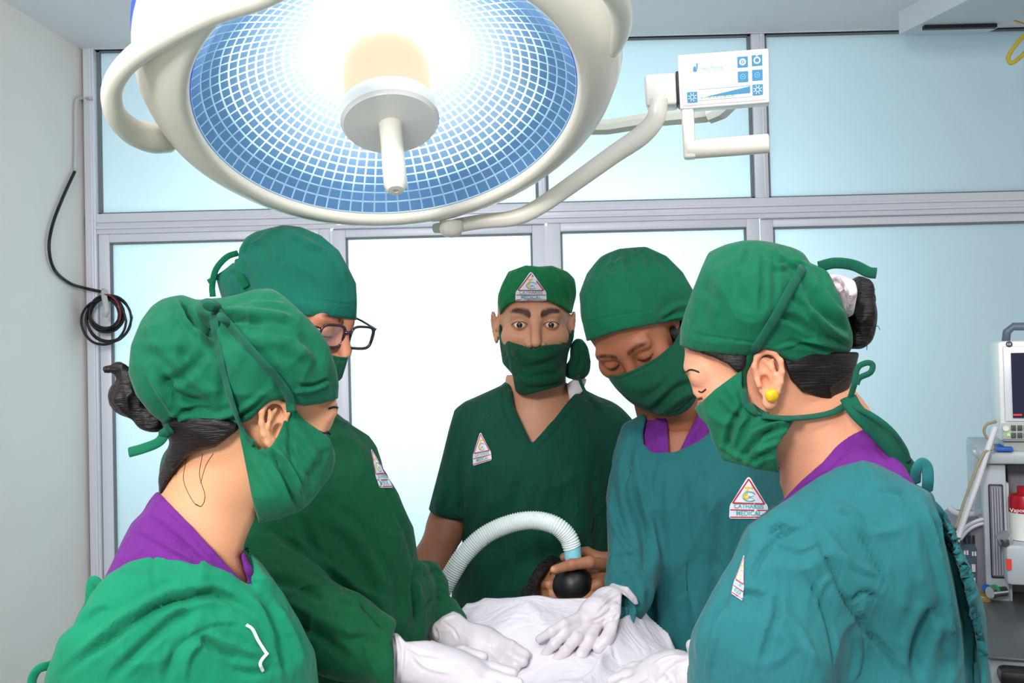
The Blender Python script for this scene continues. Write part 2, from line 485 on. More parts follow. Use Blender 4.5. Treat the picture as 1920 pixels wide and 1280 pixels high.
# ---- head frames -------------------------------------------------
class Head:
    def __init__(s, px, py, d, yaw, pitch, roll, sc=1.0, ear_y=0.0):
        s.ear_y = ear_y; s.t = cp(px, py, d).astype(np.float32); s.sc = sc
        y, p, r = rad(yaw), rad(pitch), rad(roll)
        base = np.array([[1, 0, 0], [0, 0, -1], [0, 1, 0]], float)     # columns: X->x, Y->z(depth), Z->-y(up)
        Rp = np.array([[1, 0, 0], [0, math.cos(p), -math.sin(p)], [0, math.sin(p), math.cos(p)]])
        Ry = np.array([[math.cos(y), 0, -math.sin(y)], [0, 1, 0], [math.sin(y), 0, math.cos(y)]])
        Rr = np.array([[math.cos(r), -math.sin(r), 0], [math.sin(r), math.cos(r), 0], [0, 0, 1]])
        s.R = (Rr @ Ry @ Rp @ base).astype(np.float32)
    def loc(s, P): return ((P - s.t) @ s.R) / s.sc
    def cam(s, q): return s.t + (s.R @ (np.array(q, float) * s.sc))
    def px(s, q): c = s.cam(q); return (c[0] / c[2] * F + 960, c[1] / c[2] * F + 640, c[2])
    def ell(s, c, r):
        c = np.array(c, np.float32); r = np.array(r, np.float32)
        def f(P):
            v = s.loc(P) - c; k0 = np.sqrt(((v / r) ** 2).sum(1)); k1 = np.sqrt(((v / (r * r)) ** 2).sum(1)) + 1e-6
            return k0 * (k0 - 1) / k1 * s.sc
        return f
    def cone(s, a, b, ra, rb):
        g = cone(a, b, ra, rb); return lambda P: g(s.loc(P)) * s.sc
    def sdf(s, nose=1.0, eyes='open', jaw=1.0, ear=1.0):
        S = Sdf()
        S.u(s.ell((0, .018, .035), (.0765, .095, .083))).u(s.ell((0, -.016, -.035), (.0635 * jaw, .074, .08)), .03)
        S.u(s.ell((0, -.055, -.098), (.028, .026, .020)), .035)
        for x in (-1, 1):
            S.u(s.ell((x * .042, -.060, -.024), (.026, .022, .022)), .025)
            S.s(s.ell((x * .033, -.094, .001), (.019, .015, .0125)), .016)
        S.u(s.cone((-.042, -.074, .022), (.042, -.074, .022), .010, .010), .022)
        S.u(s.cone((0, -.080, .014), (0, -.083 - .024 * nose, -.036), .0075, .0100 * (.6 + .4 * nose)), .012)
        for x in (-1, 1):
            S.u(s.ell((x * .0125, -.090, -.041), (.0085, .010, .0075)), .006)
            S.s(s.ell((x * .0065, -.094 - .008 * nose, -.050), (.0035, .006, .004)), .003)
        S.u(s.ell((0, -.088, -.070), (.022, .010, .010)), .012); S.s(s.cone((-.02, -.098, -.0705), (.02, -.098, -.0705), .0015, .0015), .004)
        # eyeballs covered by lids
        for x in (-1, 1):
            lid = Sdf().u(s.ell((x * .032, -.0755, -.001), (.0150, .0135, .0130)))
            if eyes == 'open':
                lid.s(s.ell((x * .032, -.089, -.0008), (.0138, .010, .0047)), .0015)
            else:
                lid.s(s.cone((x * .020, -.089, -.006), (x * .044, -.086, -.006), .0011, .0011), .002)
            S.u(lid, .004)
            S.s(s.cone((x * .019, -.089, .0095), (x * .044, -.086, .0095), .0012, .0012), .003)
        for x in (-1, 1):
            def E(a, b_, o, x=x):
                t = .22; a2, b2 = a * math.cos(t) + b_ * math.sin(t), -a * math.sin(t) + b_ * math.cos(t)
                return (x * (.0768 + .15 * (a2 + .014) + o), a2 + .016 + s.ear_y, b2 - .006)
            def C(p, q, r): e.u(s.cone(E(*p), E(*q), r, r), .003)
            e = Sdf(); e.u(s.cone(E(-.004, .010, 0), E(-.002, -.012, 0), .0135, .0110))
            base = e; e = Sdf().u(lambda P, f=base, c=np.array(E(0, 0, .0)): np.maximum(f(P), (np.abs(s.loc(P)[:, 0] * x - (.0768 + .15 * (s.loc(P)[:, 1] - s.ear_y - .002))) - .0024) * s.sc))
            rim = [(-.012, .004, .003), (-.014, .014, .005), (-.010, .024, .006), (-.001, .029, .006), (.009, .026, .006), (.0145, .016, .006), (.0145, .004, .005), (.0115, -.008, .004), (.007, -.018, .003), (.001, -.026, .002)]
            for p, q in zip(rim, rim[1:]): C(p, q, .0031)
            e.s(s.ell(E(-.003, -.005, .003), (.0075, .0072, .0095)), .003)
            for p, q in zip([(.000, -.017, .002), (.0065, -.010, .003), (.0075, .000, .004), (.0045, .010, .004)], [(.0065, -.010, .003), (.0075, .000, .004), (.0045, .010, .004), (-.002, .019, .003)]): C(p, q, .0024)
            C((.0045, .010, .004), (.006, .018, .004), .0022)
            C((-.0125, -.002, .0035), (-.0115, -.008, .0035), .0034)
            e.u(s.ell(E(-.003, -.0285, .001), (.0045, .0085, .0085)), .005)
            S.u(s.ell((x * .071, .014 + s.ear_y, -.008), (.010, .014, .024)), .010); S.u(e, .006 * ear)
            S.s(s.ell(E(-.004, -.005, .001), (.0070, .0050, .0075)), .003)
        return S
def face_tint(hd, brow=1.0, eyes='open', browcol=(0.10, 0.07, 0.06), bw=1.0):
    def f(V):
        q = ((V - hd.t) @ hd.R.astype(float)) / hd.sc; c = np.ones((len(V), 3)); bc = np.array(browcol)
        ff = q[:, 1] < -.035
        nz = _noise(q * np.array([260, 260, 90]), 3) * 0.5 + 0.5
        for x in (-1, 1):
            X = q[:, 0] * x
            t = np.clip((X - .010) / .042, 0, 1)
            zc = .0200 + .008 * np.sin(t * 2.3); w = .0060 * bw * (1 - .55 * t) * np.clip(t * 8 + .5, 0, 1)
            m = np.clip(1.35 - np.abs(q[:, 2] - zc) / w, 0, 1) * ((X > .010) & (X < .054) & ff) * np.clip((.055 - X) / .012, 0, 1)
            m = np.clip(m * (0.7 + .6 * nz) * brow, 0, 1)
            c = c * (1 - m[:, None]) + bc * m[:, None]
            # lash line
            lz = -.006 if eyes != 'open' else None
            if lz is not None:
                m = np.clip(1.5 - np.abs(q[:, 2] - lz - .001) / .0016, 0, 1) * ((X > .018) & (X < .047) & (q[:, 1] < -.07))
                c = c * (1 - m[:, None]) + np.array((.06, .04, .04)) * m[:, None]
            else:
                el = ((X - .032) / .0150) ** 2 + ((q[:, 2] + .0005) / .0064) ** 2
                m = np.clip(1 - np.abs(el - 1.0) * 2.2, 0, 1) * (q[:, 1] < -.072) * (.55 + .45 * (q[:, 2] > -.001))
                c = c * (1 - m[:, None]) + np.array((.10, .06, .05)) * m[:, None]
            dk = np.exp(-(((X - .031) / .022) ** 2 + ((q[:, 2] + .004) / .015) ** 2)) * ff * .22  # skin tint darker around the eyes
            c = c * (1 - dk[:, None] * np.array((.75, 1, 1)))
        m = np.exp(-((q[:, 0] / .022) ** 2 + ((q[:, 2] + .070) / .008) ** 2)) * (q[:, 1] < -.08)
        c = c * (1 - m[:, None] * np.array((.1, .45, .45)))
        return c
    return f
# ------------------------------------------------------------------ the room
YB = 4.2; ZC = 2.86
def wp(px, py, y=YB):
    d = W(px, py, 1.0) - CAMLOC; return CAMLOC + d * (y / d.y)
def struct(o): o['kind'] = 'structure'; return o
XL = wp(166, 300).x
def slab(name, c, s, m, bevel=0): return struct(MB().box(c, s, bevel=bevel).build(name, m))
slab('floor', (0.6, 1.4, -0.05), (7.4, 7.4, 0.1), M['floor'])
slab('ceiling', (0.6, 1.4, ZC + .05), (7.4, 7.4, 0.1), M['ceiling'])
b = MB(); xw = XL - 0.32
b.prism([(XL, YB + .1, 0), (XL, YB + .1, ZC), (xw, -.6, ZC), (xw, -.6, 0)], (-.1, 0, 0)); struct(b.build('wall_left', M['wall']))
slab('wall_right', (3.2, 1.8, ZC / 2), (.1, 4.8, ZC), M['wall'])
def wallx(y): return XL - 0.32 * (YB + .1 - y) / (YB + .7)

# aluminium and frosted glass partition
zt = wp(1300, 66).z; zm1, zm0 = wp(1300, 376).z, wp(1300, 414).z
def rail(name, x0, x1, z0, z1, y=YB, t=.07, steps=True):
    b = MB(); b.box(((x0 + x1) / 2, y, (z0 + z1) / 2), (x1 - x0, t, z1 - z0), bevel=.003)
    if steps:
        if x1 - x0 > z1 - z0:
            for k in (.3, .62): b.box(((x0 + x1) / 2, y - t / 2 - .004, z0 + (z1 - z0) * k), (x1 - x0, .012, .012), bevel=.002)
        else: b.box(((x0 + x1) / 2 + (x1 - x0) * .2, y - t / 2 - .003, (z0 + z1) / 2), (.01, .01, z1 - z0), bevel=.002)
    return struct(b.build(name, M['alu'], angle=40))
XR = 3.15
rail('trim_1', XL, XR, zt, ZC)                                   # top rail
rail('trim_2', XL, XR, zm0, zm1)                                 # door-head rail
rail('trim_3', XL, XR, 0, .12)                                   # threshold
xs = {k: wp(k, 300).x for k in (168, 184, 1008, 1022, 1412, 1437)}
rail('trim_4', XL, XL + .045, .12, ZC, y=YB - .01)
upper = [(XL + .045, xs[1008]), (xs[1022], xs[1412]), (xs[1437], 2.35), (2.40, XR - .03)]
for i, (a, c) in enumerate([(xs[1008], xs[1022]), (xs[1412], xs[1437]), (2.35, 2.40)]):
    rail('trim_%d' % (5 + i), a, c, zm1, zt, t=.06)
for i, (a, c) in enumerate(upper):
    p = struct(MB().box(((a + c) / 2, YB + .012, (zm1 + zt) / 2), (c - a, .008, zt - zm1)).build('window_%d' % (i + 1), M['glass']))
    g = MB()
    for (u0, u1, v0, v1) in ((a, a + .012, zm1, zt), (c - .012, c, zm1, zt), (a, c, zt - .014, zt), (a, c, zm1, zm1 + .008)):
        g.box(((u0 + u1) / 2, YB - .002, (v0 + v1) / 2), (u1 - u0, .02, v1 - v0))
    g.build('glazing_gasket', M['gasket'], p)
lx = [XL + .045, wp(625, 600).x, wp(1028, 600).x, wp(1428, 600).x, wp(1900, 600).x + .3, XR - .03]
for i in range(5):
    a, c = lx[i] + .004, lx[i + 1] - .004; yd = YB + (.012 if i % 2 else -.012); fr = .055 if i else .045
    root = struct(MB().box(((a + c) / 2, yd + .006, (zm0 + .12) / 2), (c - a - .06, .008, zm0 - .16)).build('door_%d' % (i + 1), M['glass']))
    f = MB()
    for (u0, u1, v0, v1) in ((a, a + fr, .12, zm0), (c - fr, c, .12, zm0), (a + fr, c - fr, zm0 - .035, zm0), (a + fr, c - fr, .12, .24)):
        f.box(((u0 + u1) / 2, yd, (v0 + v1) / 2), (u1 - u0, .035, v1 - v0), bevel=.003)
    f.build('door_frame', M['alu'], root, angle=40)
    g = MB(); g.box((a + fr + .004, yd - .002, (zm0 + .12) / 2), (.008, .02, zm0 - .2)); g.box((c - fr - .004, yd - .002, (zm0 + .12) / 2), (.008, .02, zm0 - .2)); g.box(((a + c) / 2, yd - .002, zm0 - .039), (c - a - 2 * fr, .02, .008))
    g.build('glazing_gasket', M['gasket'], root)

# ceiling duct at upper right
root = MB()
A = [wp(1695, 57, 3.9), wp(1863, 50, 3.9)]
zb = A[0].z
root.prism([(A[0].x, 3.95, zb), (A[1].x, 3.95, zb), (A[1].x, 3.95, ZC), (A[0].x, 3.95, ZC)], (0.45, -1.6, 0.0))
duct = root.build('ceiling_duct', M['duct']); tag(duct, 'grey box duct hanging from the ceiling in the top right corner', 'duct')
b = MB(); b.box(((A[0].x + A[1].x) / 2 + .02, 3.85, zb - .008), ((A[1].x - A[0].x) * .8, .02, .014)); b.build('dark_gap_strip', M['black'], duct)

# cables
def cable(name, pts, r, m, parent=None, n=8, res=10):
    b = MB(); b.tube([Vector(p) for p in spline(pts, res)], r, n); return b.build(name, m, parent, smooth=True)
def lw(px, py, off=.012):                                          # on the left wall
    d = W(px, py, 1.0) - CAMLOC; y = 4.1
    for _ in range(20):
        y = (wallx(y) + off) / d.x * d.y
    return CAMLOC + d * (y / d.y)
c = cable('wall_cable', [lw(140, 322), lw(118, 370), lw(99, 420), lw(92, 465), lw(102, 505), lw(130, 530), wp(160, 540, YB - .08), wp(196, 548, YB - .07)], .0065, M['blackcable'])
tag(c, 'single black cable sagging down the left wall to the coil', 'cable')
c = cable('wall_conduit', [wp(170, 184, YB - .07), lw(158, 184, .01), lw(146, 186, .01), lw(142, 200, .01), lw(142, 260, .01), lw(141, 322, .01)], .007, M['conduit'])
tag(c, 'thin pale conduit running down the left wall above the black cable', 'conduit')
random.seed(4)
ctr = wp(202, 590, YB - .075)
coil = empty('cable_coil', ctr); tag(coil, 'coiled black cable hanging on the partition frame beside the left wall', 'cable coil')
for k in range(8):
    R = random.uniform(.062, .096); ox, oz = random.uniform(-.010, .012), random.uniform(-.02, .004) - (R - .08)
    pts = [(ctr.x + ox + math.cos(a) * R * random.uniform(.97, 1.03), ctr.y - .004 * k, ctr.z + oz + math.sin(a) * R * 1.02) for a in np.linspace(0, 2 * math.pi, 17)[:-1]]
    bb = MB(); sp = [Vector(p) for p in spline(pts + [pts[0]], 4)][:-1]; bb.tube(sp, .0052, 8, closed=True)
    bb.build('cable_loop', M['blackcable'], coil, smooth=True)
pts = [(ctr.x + .0 + math.cos(a) * .07, ctr.y - .045, ctr.z + .0 + math.sin(a) * .082) for a in np.linspace(1.5, -.4, 9)]
cable('red_loop', pts, .003, M['redcable'], coil)
hk = cable('cable_hook', [wp(194, 545, YB - .05), wp(196, 558, YB - .12), wp(200, 580, YB - .135), wp(197, 592, YB - .12)], .012, M['conduit'])
tag(hk, 'pale plastic hook holding the black cable coil', 'hook')
c = cable('yellow_cable', [wp(1925, 62, 3.7), wp(1908, 80, 3.68), wp(1891, 105, 3.68), wp(1896, 118, 3.68), wp(1912, 108, 3.68), wp(1935, 85, 3.68)], .008, M['yellow'])
tag(c, 'yellow cable looping down beside the ceiling duct', 'cable')
c = cable('thin_cord', [wp(1868, 28, 3.9), wp(1900, 38, 3.9), wp(1940, 50, 3.9)], .003, M['yellow']); tag(c, 'thin pale cord running from the ceiling duct to the right', 'cord')

# ------------------------------------------------------------------ surgical lamp
LC = c2w(np.array([-.1662, -.3122, 1.35])); LN = np.array([.1173, .8944, -.4315]); LN = LN / np.linalg.norm(LN)
LNW = Vector(LN[0] * CR - LN[1] * CU + LN[2] * CF).normalized(); LCW = Vector(LC)
LX = (Vector(CR) - LNW * Vector(CR).dot(LNW)).normalized()
lamp = empty('surgical_lamp', LCW); tag(lamp, 'large round cream surgical lamp with a lit faceted reflector', 'surgical lamp')
b = MB(); b.lathe([(.2575, -.010), (.2590, .002), (.2640, .0065), (.275, .005), (.296, -.006), (.316, -.024), (.327, -.046), (.331, -.07), (.328, -.092), (.322, -.098), (.318, -.098)], LCW, LNW, 128)
b.build('housing_ring', M['cream'], lamp, smooth=True)
b = MB(); b.lathe([(.326, -.088), (.333, -.098), (.328, -.125), (.29, -.155), (.20, -.185), (.10, -.2), (0, -.205)], LCW, LNW, 96); b.build('back_cover', M['bluecover'], lamp, smooth=True)
# reflector with facets
def reflector_mat(name, base, line):
    m = bpy.data.materials.new(name); m.use_nodes = True; nt = m.node_tree; N = nt.nodes; L = nt.links; p = N['Principled BSDF']
    p.inputs['Base Color'].default_value = lin(base); p.inputs['Metallic'].default_value = .7; p.inputs['Roughness'].default_value = .35
    tc = N.new('ShaderNodeTexCoord'); ln = N.new('ShaderNodeVectorMath'); ln.operation = 'LENGTH'; L.new(tc.outputs['Object'], ln.inputs[0])
    n = N.new('ShaderNodeTexNoise'); n.inputs['Scale'].default_value = 9; n.inputs['Detail'].default_value = 3; L.new(tc.outputs['Object'], n.inputs['Vector'])
    ad = N.new('ShaderNodeMath'); ad.operation = 'MULTIPLY_ADD'; ad.inputs[1].default_value = .035; L.new(n.outputs['Fac'], ad.inputs[0]); L.new(ln.outputs['Value'], ad.inputs[2])
    r = N.new('ShaderNodeValToRGB'); L.new(ad.outputs[0], r.inputs[0]); e = r.color_ramp.elements
    stops = [(0.09, (3.2, 3.1, 2.8)), (0.13, (1.9, 2.0, 1.95)), (0.165, (.85, 1.02, 1.08)), (.20, (.34, .52, .66)), (.225, (.12, .26, .40)), (.245, (.03, .09, .18)), (.30, (.02, .06, .14))] if not line else \
            [(0.10, (3.6, 3.4, 3.1)), (0.2, (2.2, 2.4, 2.4)), (.225, (1.3, 1.5, 1.6)), (.240, (.45, .65, .8)), (.252, (.06, .15, .26)), (.30, (.02, .06, .14))]
    e[0].position = stops[0][0]; e[0].color = (*stops[0][1], 1); e[1].position = stops[-1][0]; e[1].color = (*stops[-1][1], 1)
    for pos, c in stops[1:-1]:
        x = e.new(pos); x.color = (*c, 1)
    L.new(r.outputs[0], p.inputs['Emission Color']); p.inputs['Emission Strength'].default_value = 1.0
    return m
M['facet'] = reflector_mat('lit_reflector_facet', (90, 140, 190), False); M['ridge'] = reflector_mat('lit_reflector_ridge', (190, 215, 235), True)
b = MB(); prof = []
for k in range(18):
    t = k / 17; prof.append((.2565 - .198 * t, -.006 - .112 * t ** .75))
b.lathe(prof, LCW, LNW, 84)
b.b.normal_update(); fs = b.b.faces[:]
r = bmesh.ops.inset_individual(b.b, faces=fs, thickness=.0013, depth=-.0006, use_even_offset=True)
for f in r['faces']: f.material_index = 1
ref = b.build('reflector', [M['facet'], M['ridge']], lamp)
M['lens'] = mat('wavy_lens_glass', (235, 245, 250), .06, alpha=.10, bump=.6, bscale=38, spec=.8)
b = MB(); b.lathe([(.2578, -.001), (.2, .001), (.1, .002), (.001, .002)], LCW, LNW, 96); b.build('lens', M['lens'], lamp, smooth=True)
M['bulbglass'] = mat('warm_lit_bulb_sleeve', (70, 62, 50), .5, emis=(255, 232, 196), estr=1.0, spec=.1)
M['bulb'] = mat('lit_bulb', (255, 250, 235), .3, emis=(255, 244, 220), estr=9.0)
b = MB(); b.lathe([(0, -.125), (.058, -.12), (.060, -.06), (.060, -.004)], LCW, LNW, 64); b.build('bulb_sleeve', M['bulbglass'], lamp, smooth=True)
b = MB(); b.lathe([(.0605, -.122), (.0635, -.115), (.0605, -.10), (.0635, -.092), (.0605, -.082)], LCW, LNW, 48); b.build('bulb', M['bulb'], lamp, smooth=True)
b = MB(); b.lathe([(.058, -.006), (.0655, -.004), (.0665, .006), (.0665, .018), (.063, .022), (.0625, .0235), (.02, .024), (0, .024)], LCW, LNW, 72); b.build('centre_hub', M['white'], lamp, smooth=False, angle=35)
b = MB(); b.lathe([(.0165, .022), (.0155, .03), (.0150, .06), (.0155, .105), (.0150, .122), (.0105, .130), (.004, .1305), (.003, .127), (0, .127)], LCW, LNW, 40); b.build('sterile_handle', M['cream'], lamp, smooth=False, angle=40)
# side handles
def lampcoord(r, ang, h): return LCW + (LX * math.cos(ang) + LNW.cross(LX) * math.sin(ang)) * r + LNW * h
P = [(560, -45, 1.06, 24), (490, -8, 1.10, 23), (400, 22, 1.15, 22), (312, 66, 1.19, 21), (245, 112, 1.23, 19), (212, 160, 1.27, 19), (214, 208, 1.31, 20), (243, 243, 1.36, 23), (283, 258, 1.40, 26), (315, 262, 1.43, 22)]
sp = spline(P, 8); b = MB(); b.tube([W(*q[:3]) for q in sp], [q[3] / F * q[2] for q in sp], 20, flat=1.15); b.build('side_handle', M['cream'], lamp, smooth=True)
P = [(1085, -75, 1.06, 22), (1130, -35, 1.10, 22), (1158, 0, 1.16, 22), (1166, 38, 1.21, 20), (1160, 72, 1.26, 16), (1150, 100, 1.30, 8)]
sp = spline(P, 8); b = MB(); b.tube([W(*q[:3]) for q in sp], [q[3] / F * q[2] for q in sp], 20, flat=1.15); b.build('side_handle', M['cream'], lamp, smooth=True)
# front arm and its knob
P = [(815, 428, 1.655, 9), (850, 424, 1.64, 13), (905, 415, 1.63, 14), (965, 408, 1.62, 15), (1010, 388, 1.62, 16), (1080, 340, 1.62, 17), (1150, 290, 1.62, 18), (1200, 256, 1.62, 19), (1226, 228, 1.62, 18), (1234, 204, 1.62, 17), (1235, 185, 1.62, 17)]
sp = spline(P, 8); b = MB(); b.tube([W(*q[:3]) for q in sp], [q[3] / F * q[2] for q in sp], 20); b.build('control_arm', M['cream'], lamp, smooth=True)
b = MB(); cc = W(846, 428, 1.625); b.lathe([(.019, .012), (.0195, -.002), (.016, -.010), (.009, -.014), (0, -.0155)], cc, Vector(CU), 32); b.build('arm_knob', M['cream'], lamp, smooth=True)
# control bracket
QP = dict(tl=(1270, 103, 1.63), tr=(1441, 90, 1.60), br=(1443, 192, 1.60), bl=(1275, 205, 1.63))
def pan(u, v, off=0.0):
    """u right, v down, 0..1 on the control panel; off toward the viewer"""
    q = [np.array(W(*QP[k])) for k in ('tl', 'tr', 'br', 'bl')]
    p = q[0] * (1 - u) * (1 - v) + q[1] * u * (1 - v) + q[2] * u * v + q[3] * (1 - u) * v
    n = np.cross(q[1] - q[0], q[3] - q[0]); n /= np.linalg.norm(n)
    if n @ CF > 0: n = -n
    return Vector(p + n * off)
def pq(b, u0, v0, u1, v1, off, mi=0): b.face([pan(u0, v0, off), pan(u1, v0, off), pan(u1, v1, off), pan(u0, v1, off)], mi)
def panbox(u0, v0, u1, v1, o0, o1, m, name, parent, bev=.003):
    b = MB(); b.prism([pan(u0, v0, o0), pan(u1, v0, o0), pan(u1, v1, o0), pan(u0, v1, o0)], pan(u0, v0, o1) - pan(u0, v0, o0))
    bmesh.ops.recalc_face_normals(b.b, faces=b.b.faces[:])
    bmesh.ops.bevel(b.b, geom=b.b.edges[:], offset=bev, segments=3, profile=.5, affect='EDGES'); return b.build(name, m, parent, angle=35)
cpn = panbox(0, 0, 1, 1, 0, -.03, M['white'], 'control_box', lamp)
jb = panbox(-.39, .30, -.03, .90, -.002, -.05, M['cream'], 'swivel_joint', lamp, .006)
panbox(-.03, .28, .005, .89, -.004, -.045, M['black'], 'black_spacer', lamp, .002)
gr = MB(); v0, v1 = 1.02, 1.92
gr.prism([pan(.012, .98, -.002), pan(.155, .98, -.002), pan(.155, 1.62, -.002), pan(.155, 1.9, -.002), pan(.012, 1.9, -.002)], pan(0, 0, -.028) - pan(0, 0, -.002))
bmesh.ops.recalc_face_normals(gr.b, faces=gr.b.faces[:]); bmesh.ops.bevel(gr.b, geom=gr.b.edges[:], offset=.004, segments=3, profile=.5, affect='EDGES')
gr.tube([pan(.06, 1.72, -.015), pan(.97, 1.72, -.015), pan(.985, 1.72, -.015), pan(.993, 1.72, -.015)], [.0158, .0158, .0148, .012], 28)
gr.build('grip', M['cream'], lamp, angle=40)
o = MB(); pq(o, .035, .07, .965, .95, .0008, 0); pq(o, .043, .085, .957, .935, .0011, 1); film = o.build('panel_film', [M['lilac_ink'], M['panelwhite']], cpn)
def icon(b, u, v, kind):
    """square blue button with its white sign"""
    w, h = .057, .098
    pq(b, u - w, v - h, u + w, v + h, .0022, 0)
    def ring(r0, r1, mi, n=28):
        for k in range(n):
            a0, a1 = 2 * math.pi * k / n, 2 * math.pi * (k + 1) / n
            b.face([pan(u + math.cos(a) * r * w, v + math.sin(a) * r * h, .0026) for r, a in ((r0, a0), (r1, a0), (r1, a1), (r0, a1))], mi)
    if kind == 'dot': ring(.35, .62, 1); ring(0.001, .16, 1)
    if kind == 'ring': ring(.42, .66, 1); b.face([pan(u + x * w, v + y * h, .0026) for x, y in ((-.15, -.95), (.15, -.95), (.15, -.78), (-.15, -.78))], 1)
    if kind == 'pale': ring(.4, .52, 2); ring(0.001, .14, 2)
    if kind == 'sun':
        ring(.34, .44, 1)
        for k in range(8):
            a = k * math.pi / 4 + math.pi / 8; c, s_ = math.cos(a), math.sin(a)
            b.face([pan(u + (c * r - s_ * t) * w, v + (s_ * r + c * t) * h, .0026) for r, t in ((.55, -.05), (.85, -.05), (.85, .05), (.55, .05))], 1)
for u, v, k in ((.715, .225, 'dot'), (.872, .215, 'ring'), (.715, .495, 'pale'), (.872, .485, 'pale'), (.145, .800, 'sun'), (.872, .755, 'sun')):
    b = MB(); icon(b, u, v, k); b.build('button', [M['teal_ink'], M['white_ink'], M['teal_pale']], cpn)
b = MB()
b.face([pan(.27, .815, .002), pan(.79, .680, .002), pan(.79, .800, .002)], 0)
for k in range(9): pq(b, .235 + k * .043, .815, .268 + k * .043, .832, .0024, 1 if k % 2 else 2)
pq(b, .20, .665, .81, .671, .002, 0); pq(b, .20, .868, .81, .874, .002, 0); b.build('brightness_scale', [M['teal_ink'], M['yellow_ink'], M['teal_pale']], cpn)
b = MB(); V2, F2 = text_polys('Heal Force', 1.0)
for f in F2: b.face([pan(.375 + V2[i][0] * .0545, .325 - V2[i][1] * .115, .002) for i in f], 0)
pq(b, .25, .352, .50, .357, .002, 0)
for poly_ in ([(.205, .16), (.222, .15), (.218, .26), (.205, .27)], [(.17, .22), (.195, .20), (.205, .27), (.215, .29), (.19, .31), (.165, .30)]):
    b.face([pan(u, v + .03, .002) for u, v in poly_], 1)
for k in range(20):
    a0, a1 = 1.3 + k * .2, 1.3 + (k + 1) * .2
    b.face([pan(.19 + math.cos(a) * r, .31 + math.sin(a) * r * 1.7, .0018) for r, a in ((.058, a0), (.061, a0), (.061, a1), (.058, a1))], 0)
b.build('panel_lettering', [M['teal_pale'], M['teal_ink']], cpn)
# rear suspension arm (behind the lamp, up to the ceiling)
P = [(1368, 186, 1.86, 20), (1352, 203, 1.88, 21), (1320, 213, 1.90, 18), (1240, 222, 1.92, 15), (1140, 238, 1.94, 15), (1000, 240, 1.95, 15), (900, 200, 1.95, 15)]
b = MB(); b.tube([W(*q[:3]) for q in P], [q[3] / F * q[2] for q in P], 8)
top = W(860, 150, 1.95); b.tube([W(900, 200, 1.95), W(870, 170, 1.95), top, Vector((top.x, top.y, ZC))], .022, 12); b.build('suspension_arm', M['creamgrey'], lamp, angle=30)
b = MB(); b.tube([W(1330, 217, 1.875), W(1352, 207, 1.86), W(1372, 190, 1.84)], [.016, .018, .016], 8); b.build('arm_elbow_cover', M['white'], lamp)
b = MB(); b.lathe([(.09, 0), (.09, -.04), (.03, -.06)], (top.x, top.y, ZC), (0, 0, 1), 32); b.build('ceiling_mount', M['creamgrey'], lamp, angle=40)

# ------------------------------------------------------------------ anaesthesia machine at right
M['machine'] = mat('machine_grey_enamel', (176, 184, 189), .4, var=.03)
M['machine_dark'] = mat('machine_mauve_grey', (128, 124, 134), .5)
M['screen'] = mat('monitor_screen', (20, 24, 40), .15, emis=(22, 30, 62), estr=.35)
M['screenred'] = mat('lit_red_digits', (200, 30, 40), .3, emis=(220, 40, 50), estr=1.0)
M['greenled'] = mat('green_indicator', (120, 230, 60), .3, emis=(140, 240, 80), estr=1.5)
M['greypad'] = mat('grey_key_pad', (178, 182, 172), .5)
M['key'] = mat('dark_key', (70, 80, 80), .5)
M['slate'] = mat('slate_plastic', (88, 100, 120), .4)
M['red'] = mat('red_enamel', (165, 20, 35), .3)
M['redlabel'] = mat('red_label', (225, 60, 50), .5)
M['blue'] = mat('blue_wrap', (30, 90, 180), .5)
M['darkpanel'] = mat('slate_blue_panel', (68, 84, 100), .4)
M['clear'] = mat('clear_acrylic', (190, 205, 212), .1, alpha=.35)
M['tubewhite'] = mat('pale_tubing', (212, 212, 218), .4)
M['tubebrown'] = mat('beige_cable', (150, 140, 110), .5)
M['steel'] = mat('worktop_steel', (88, 92, 92), .35, metal=.3)
M['green_knob'] = mat('green_dial', (40, 140, 80), .4)
M['amber'] = mat('amber_container', (150, 125, 50), .3)
M['ink'] = mat('dark_print', (40, 42, 50), .5)
MTH = rad(20); MX = Vector((math.cos(MTH), -math.sin(MTH), 0)); MY = Vector((math.sin(MTH), math.cos(MTH), 0)); MR = Matrix.Rotation(-MTH, 3, 'Z')
MA = W(1870, 900, 2.2)
def WM(px, py, d):
    """point of the machine front (turned a little towards the room) under a pixel; d offsets it in depth from 2.2"""
    r = W(px, py, 1.0) - CAMLOC; k = ((MA - CAMLOC).dot(MY) + (d - 2.2)) / r.dot(MY); return CAMLOC + r * k
def bx(b, x0, y0, x1, y1, d, t, mi=0, bevel=.003):
    p0, p1 = WM(x0, (y0 + y1) / 2, d), WM(x1, (y0 + y1) / 2, d); q0, q1 = WM((x0 + x1) / 2, y0, d), WM((x0 + x1) / 2, y1, d)
    c = (p0 + p1 + q0 + q1) / 4 + MY * (t / 2); b.box(c, (abs((p1 - p0).dot(MX)), t, abs(q1.z - q0.z)), R=MR, mi=mi, bevel=bevel); return b
def pb(name, parent, m, *boxes, angle=35):
    b = MB()
    for q in boxes: bx(b, *q)
    return b.build(name, m, parent, angle=angle)
D = 2.2
fz = lambda px, d: None
mach = empty('anaesthesia_machine', (WM(1900, 1200, D).x, WM(1900, 1200, D).y + .2, 0))
tag(mach, 'grey anaesthesia machine with flowmeter window and red vaporiser at the right edge', 'anaesthesia machine')
zt_ = WM(1900, 1150, D).z; x0_, x1_ = WM(1850, 1150, D).x, WM(2150, 1150, D).x; yy = WM(1900, 1150, D).y
pb('top_shelf', mach, M['machine'], (1838, 846, 2160, 872, D - .02, .40, 0, .008))
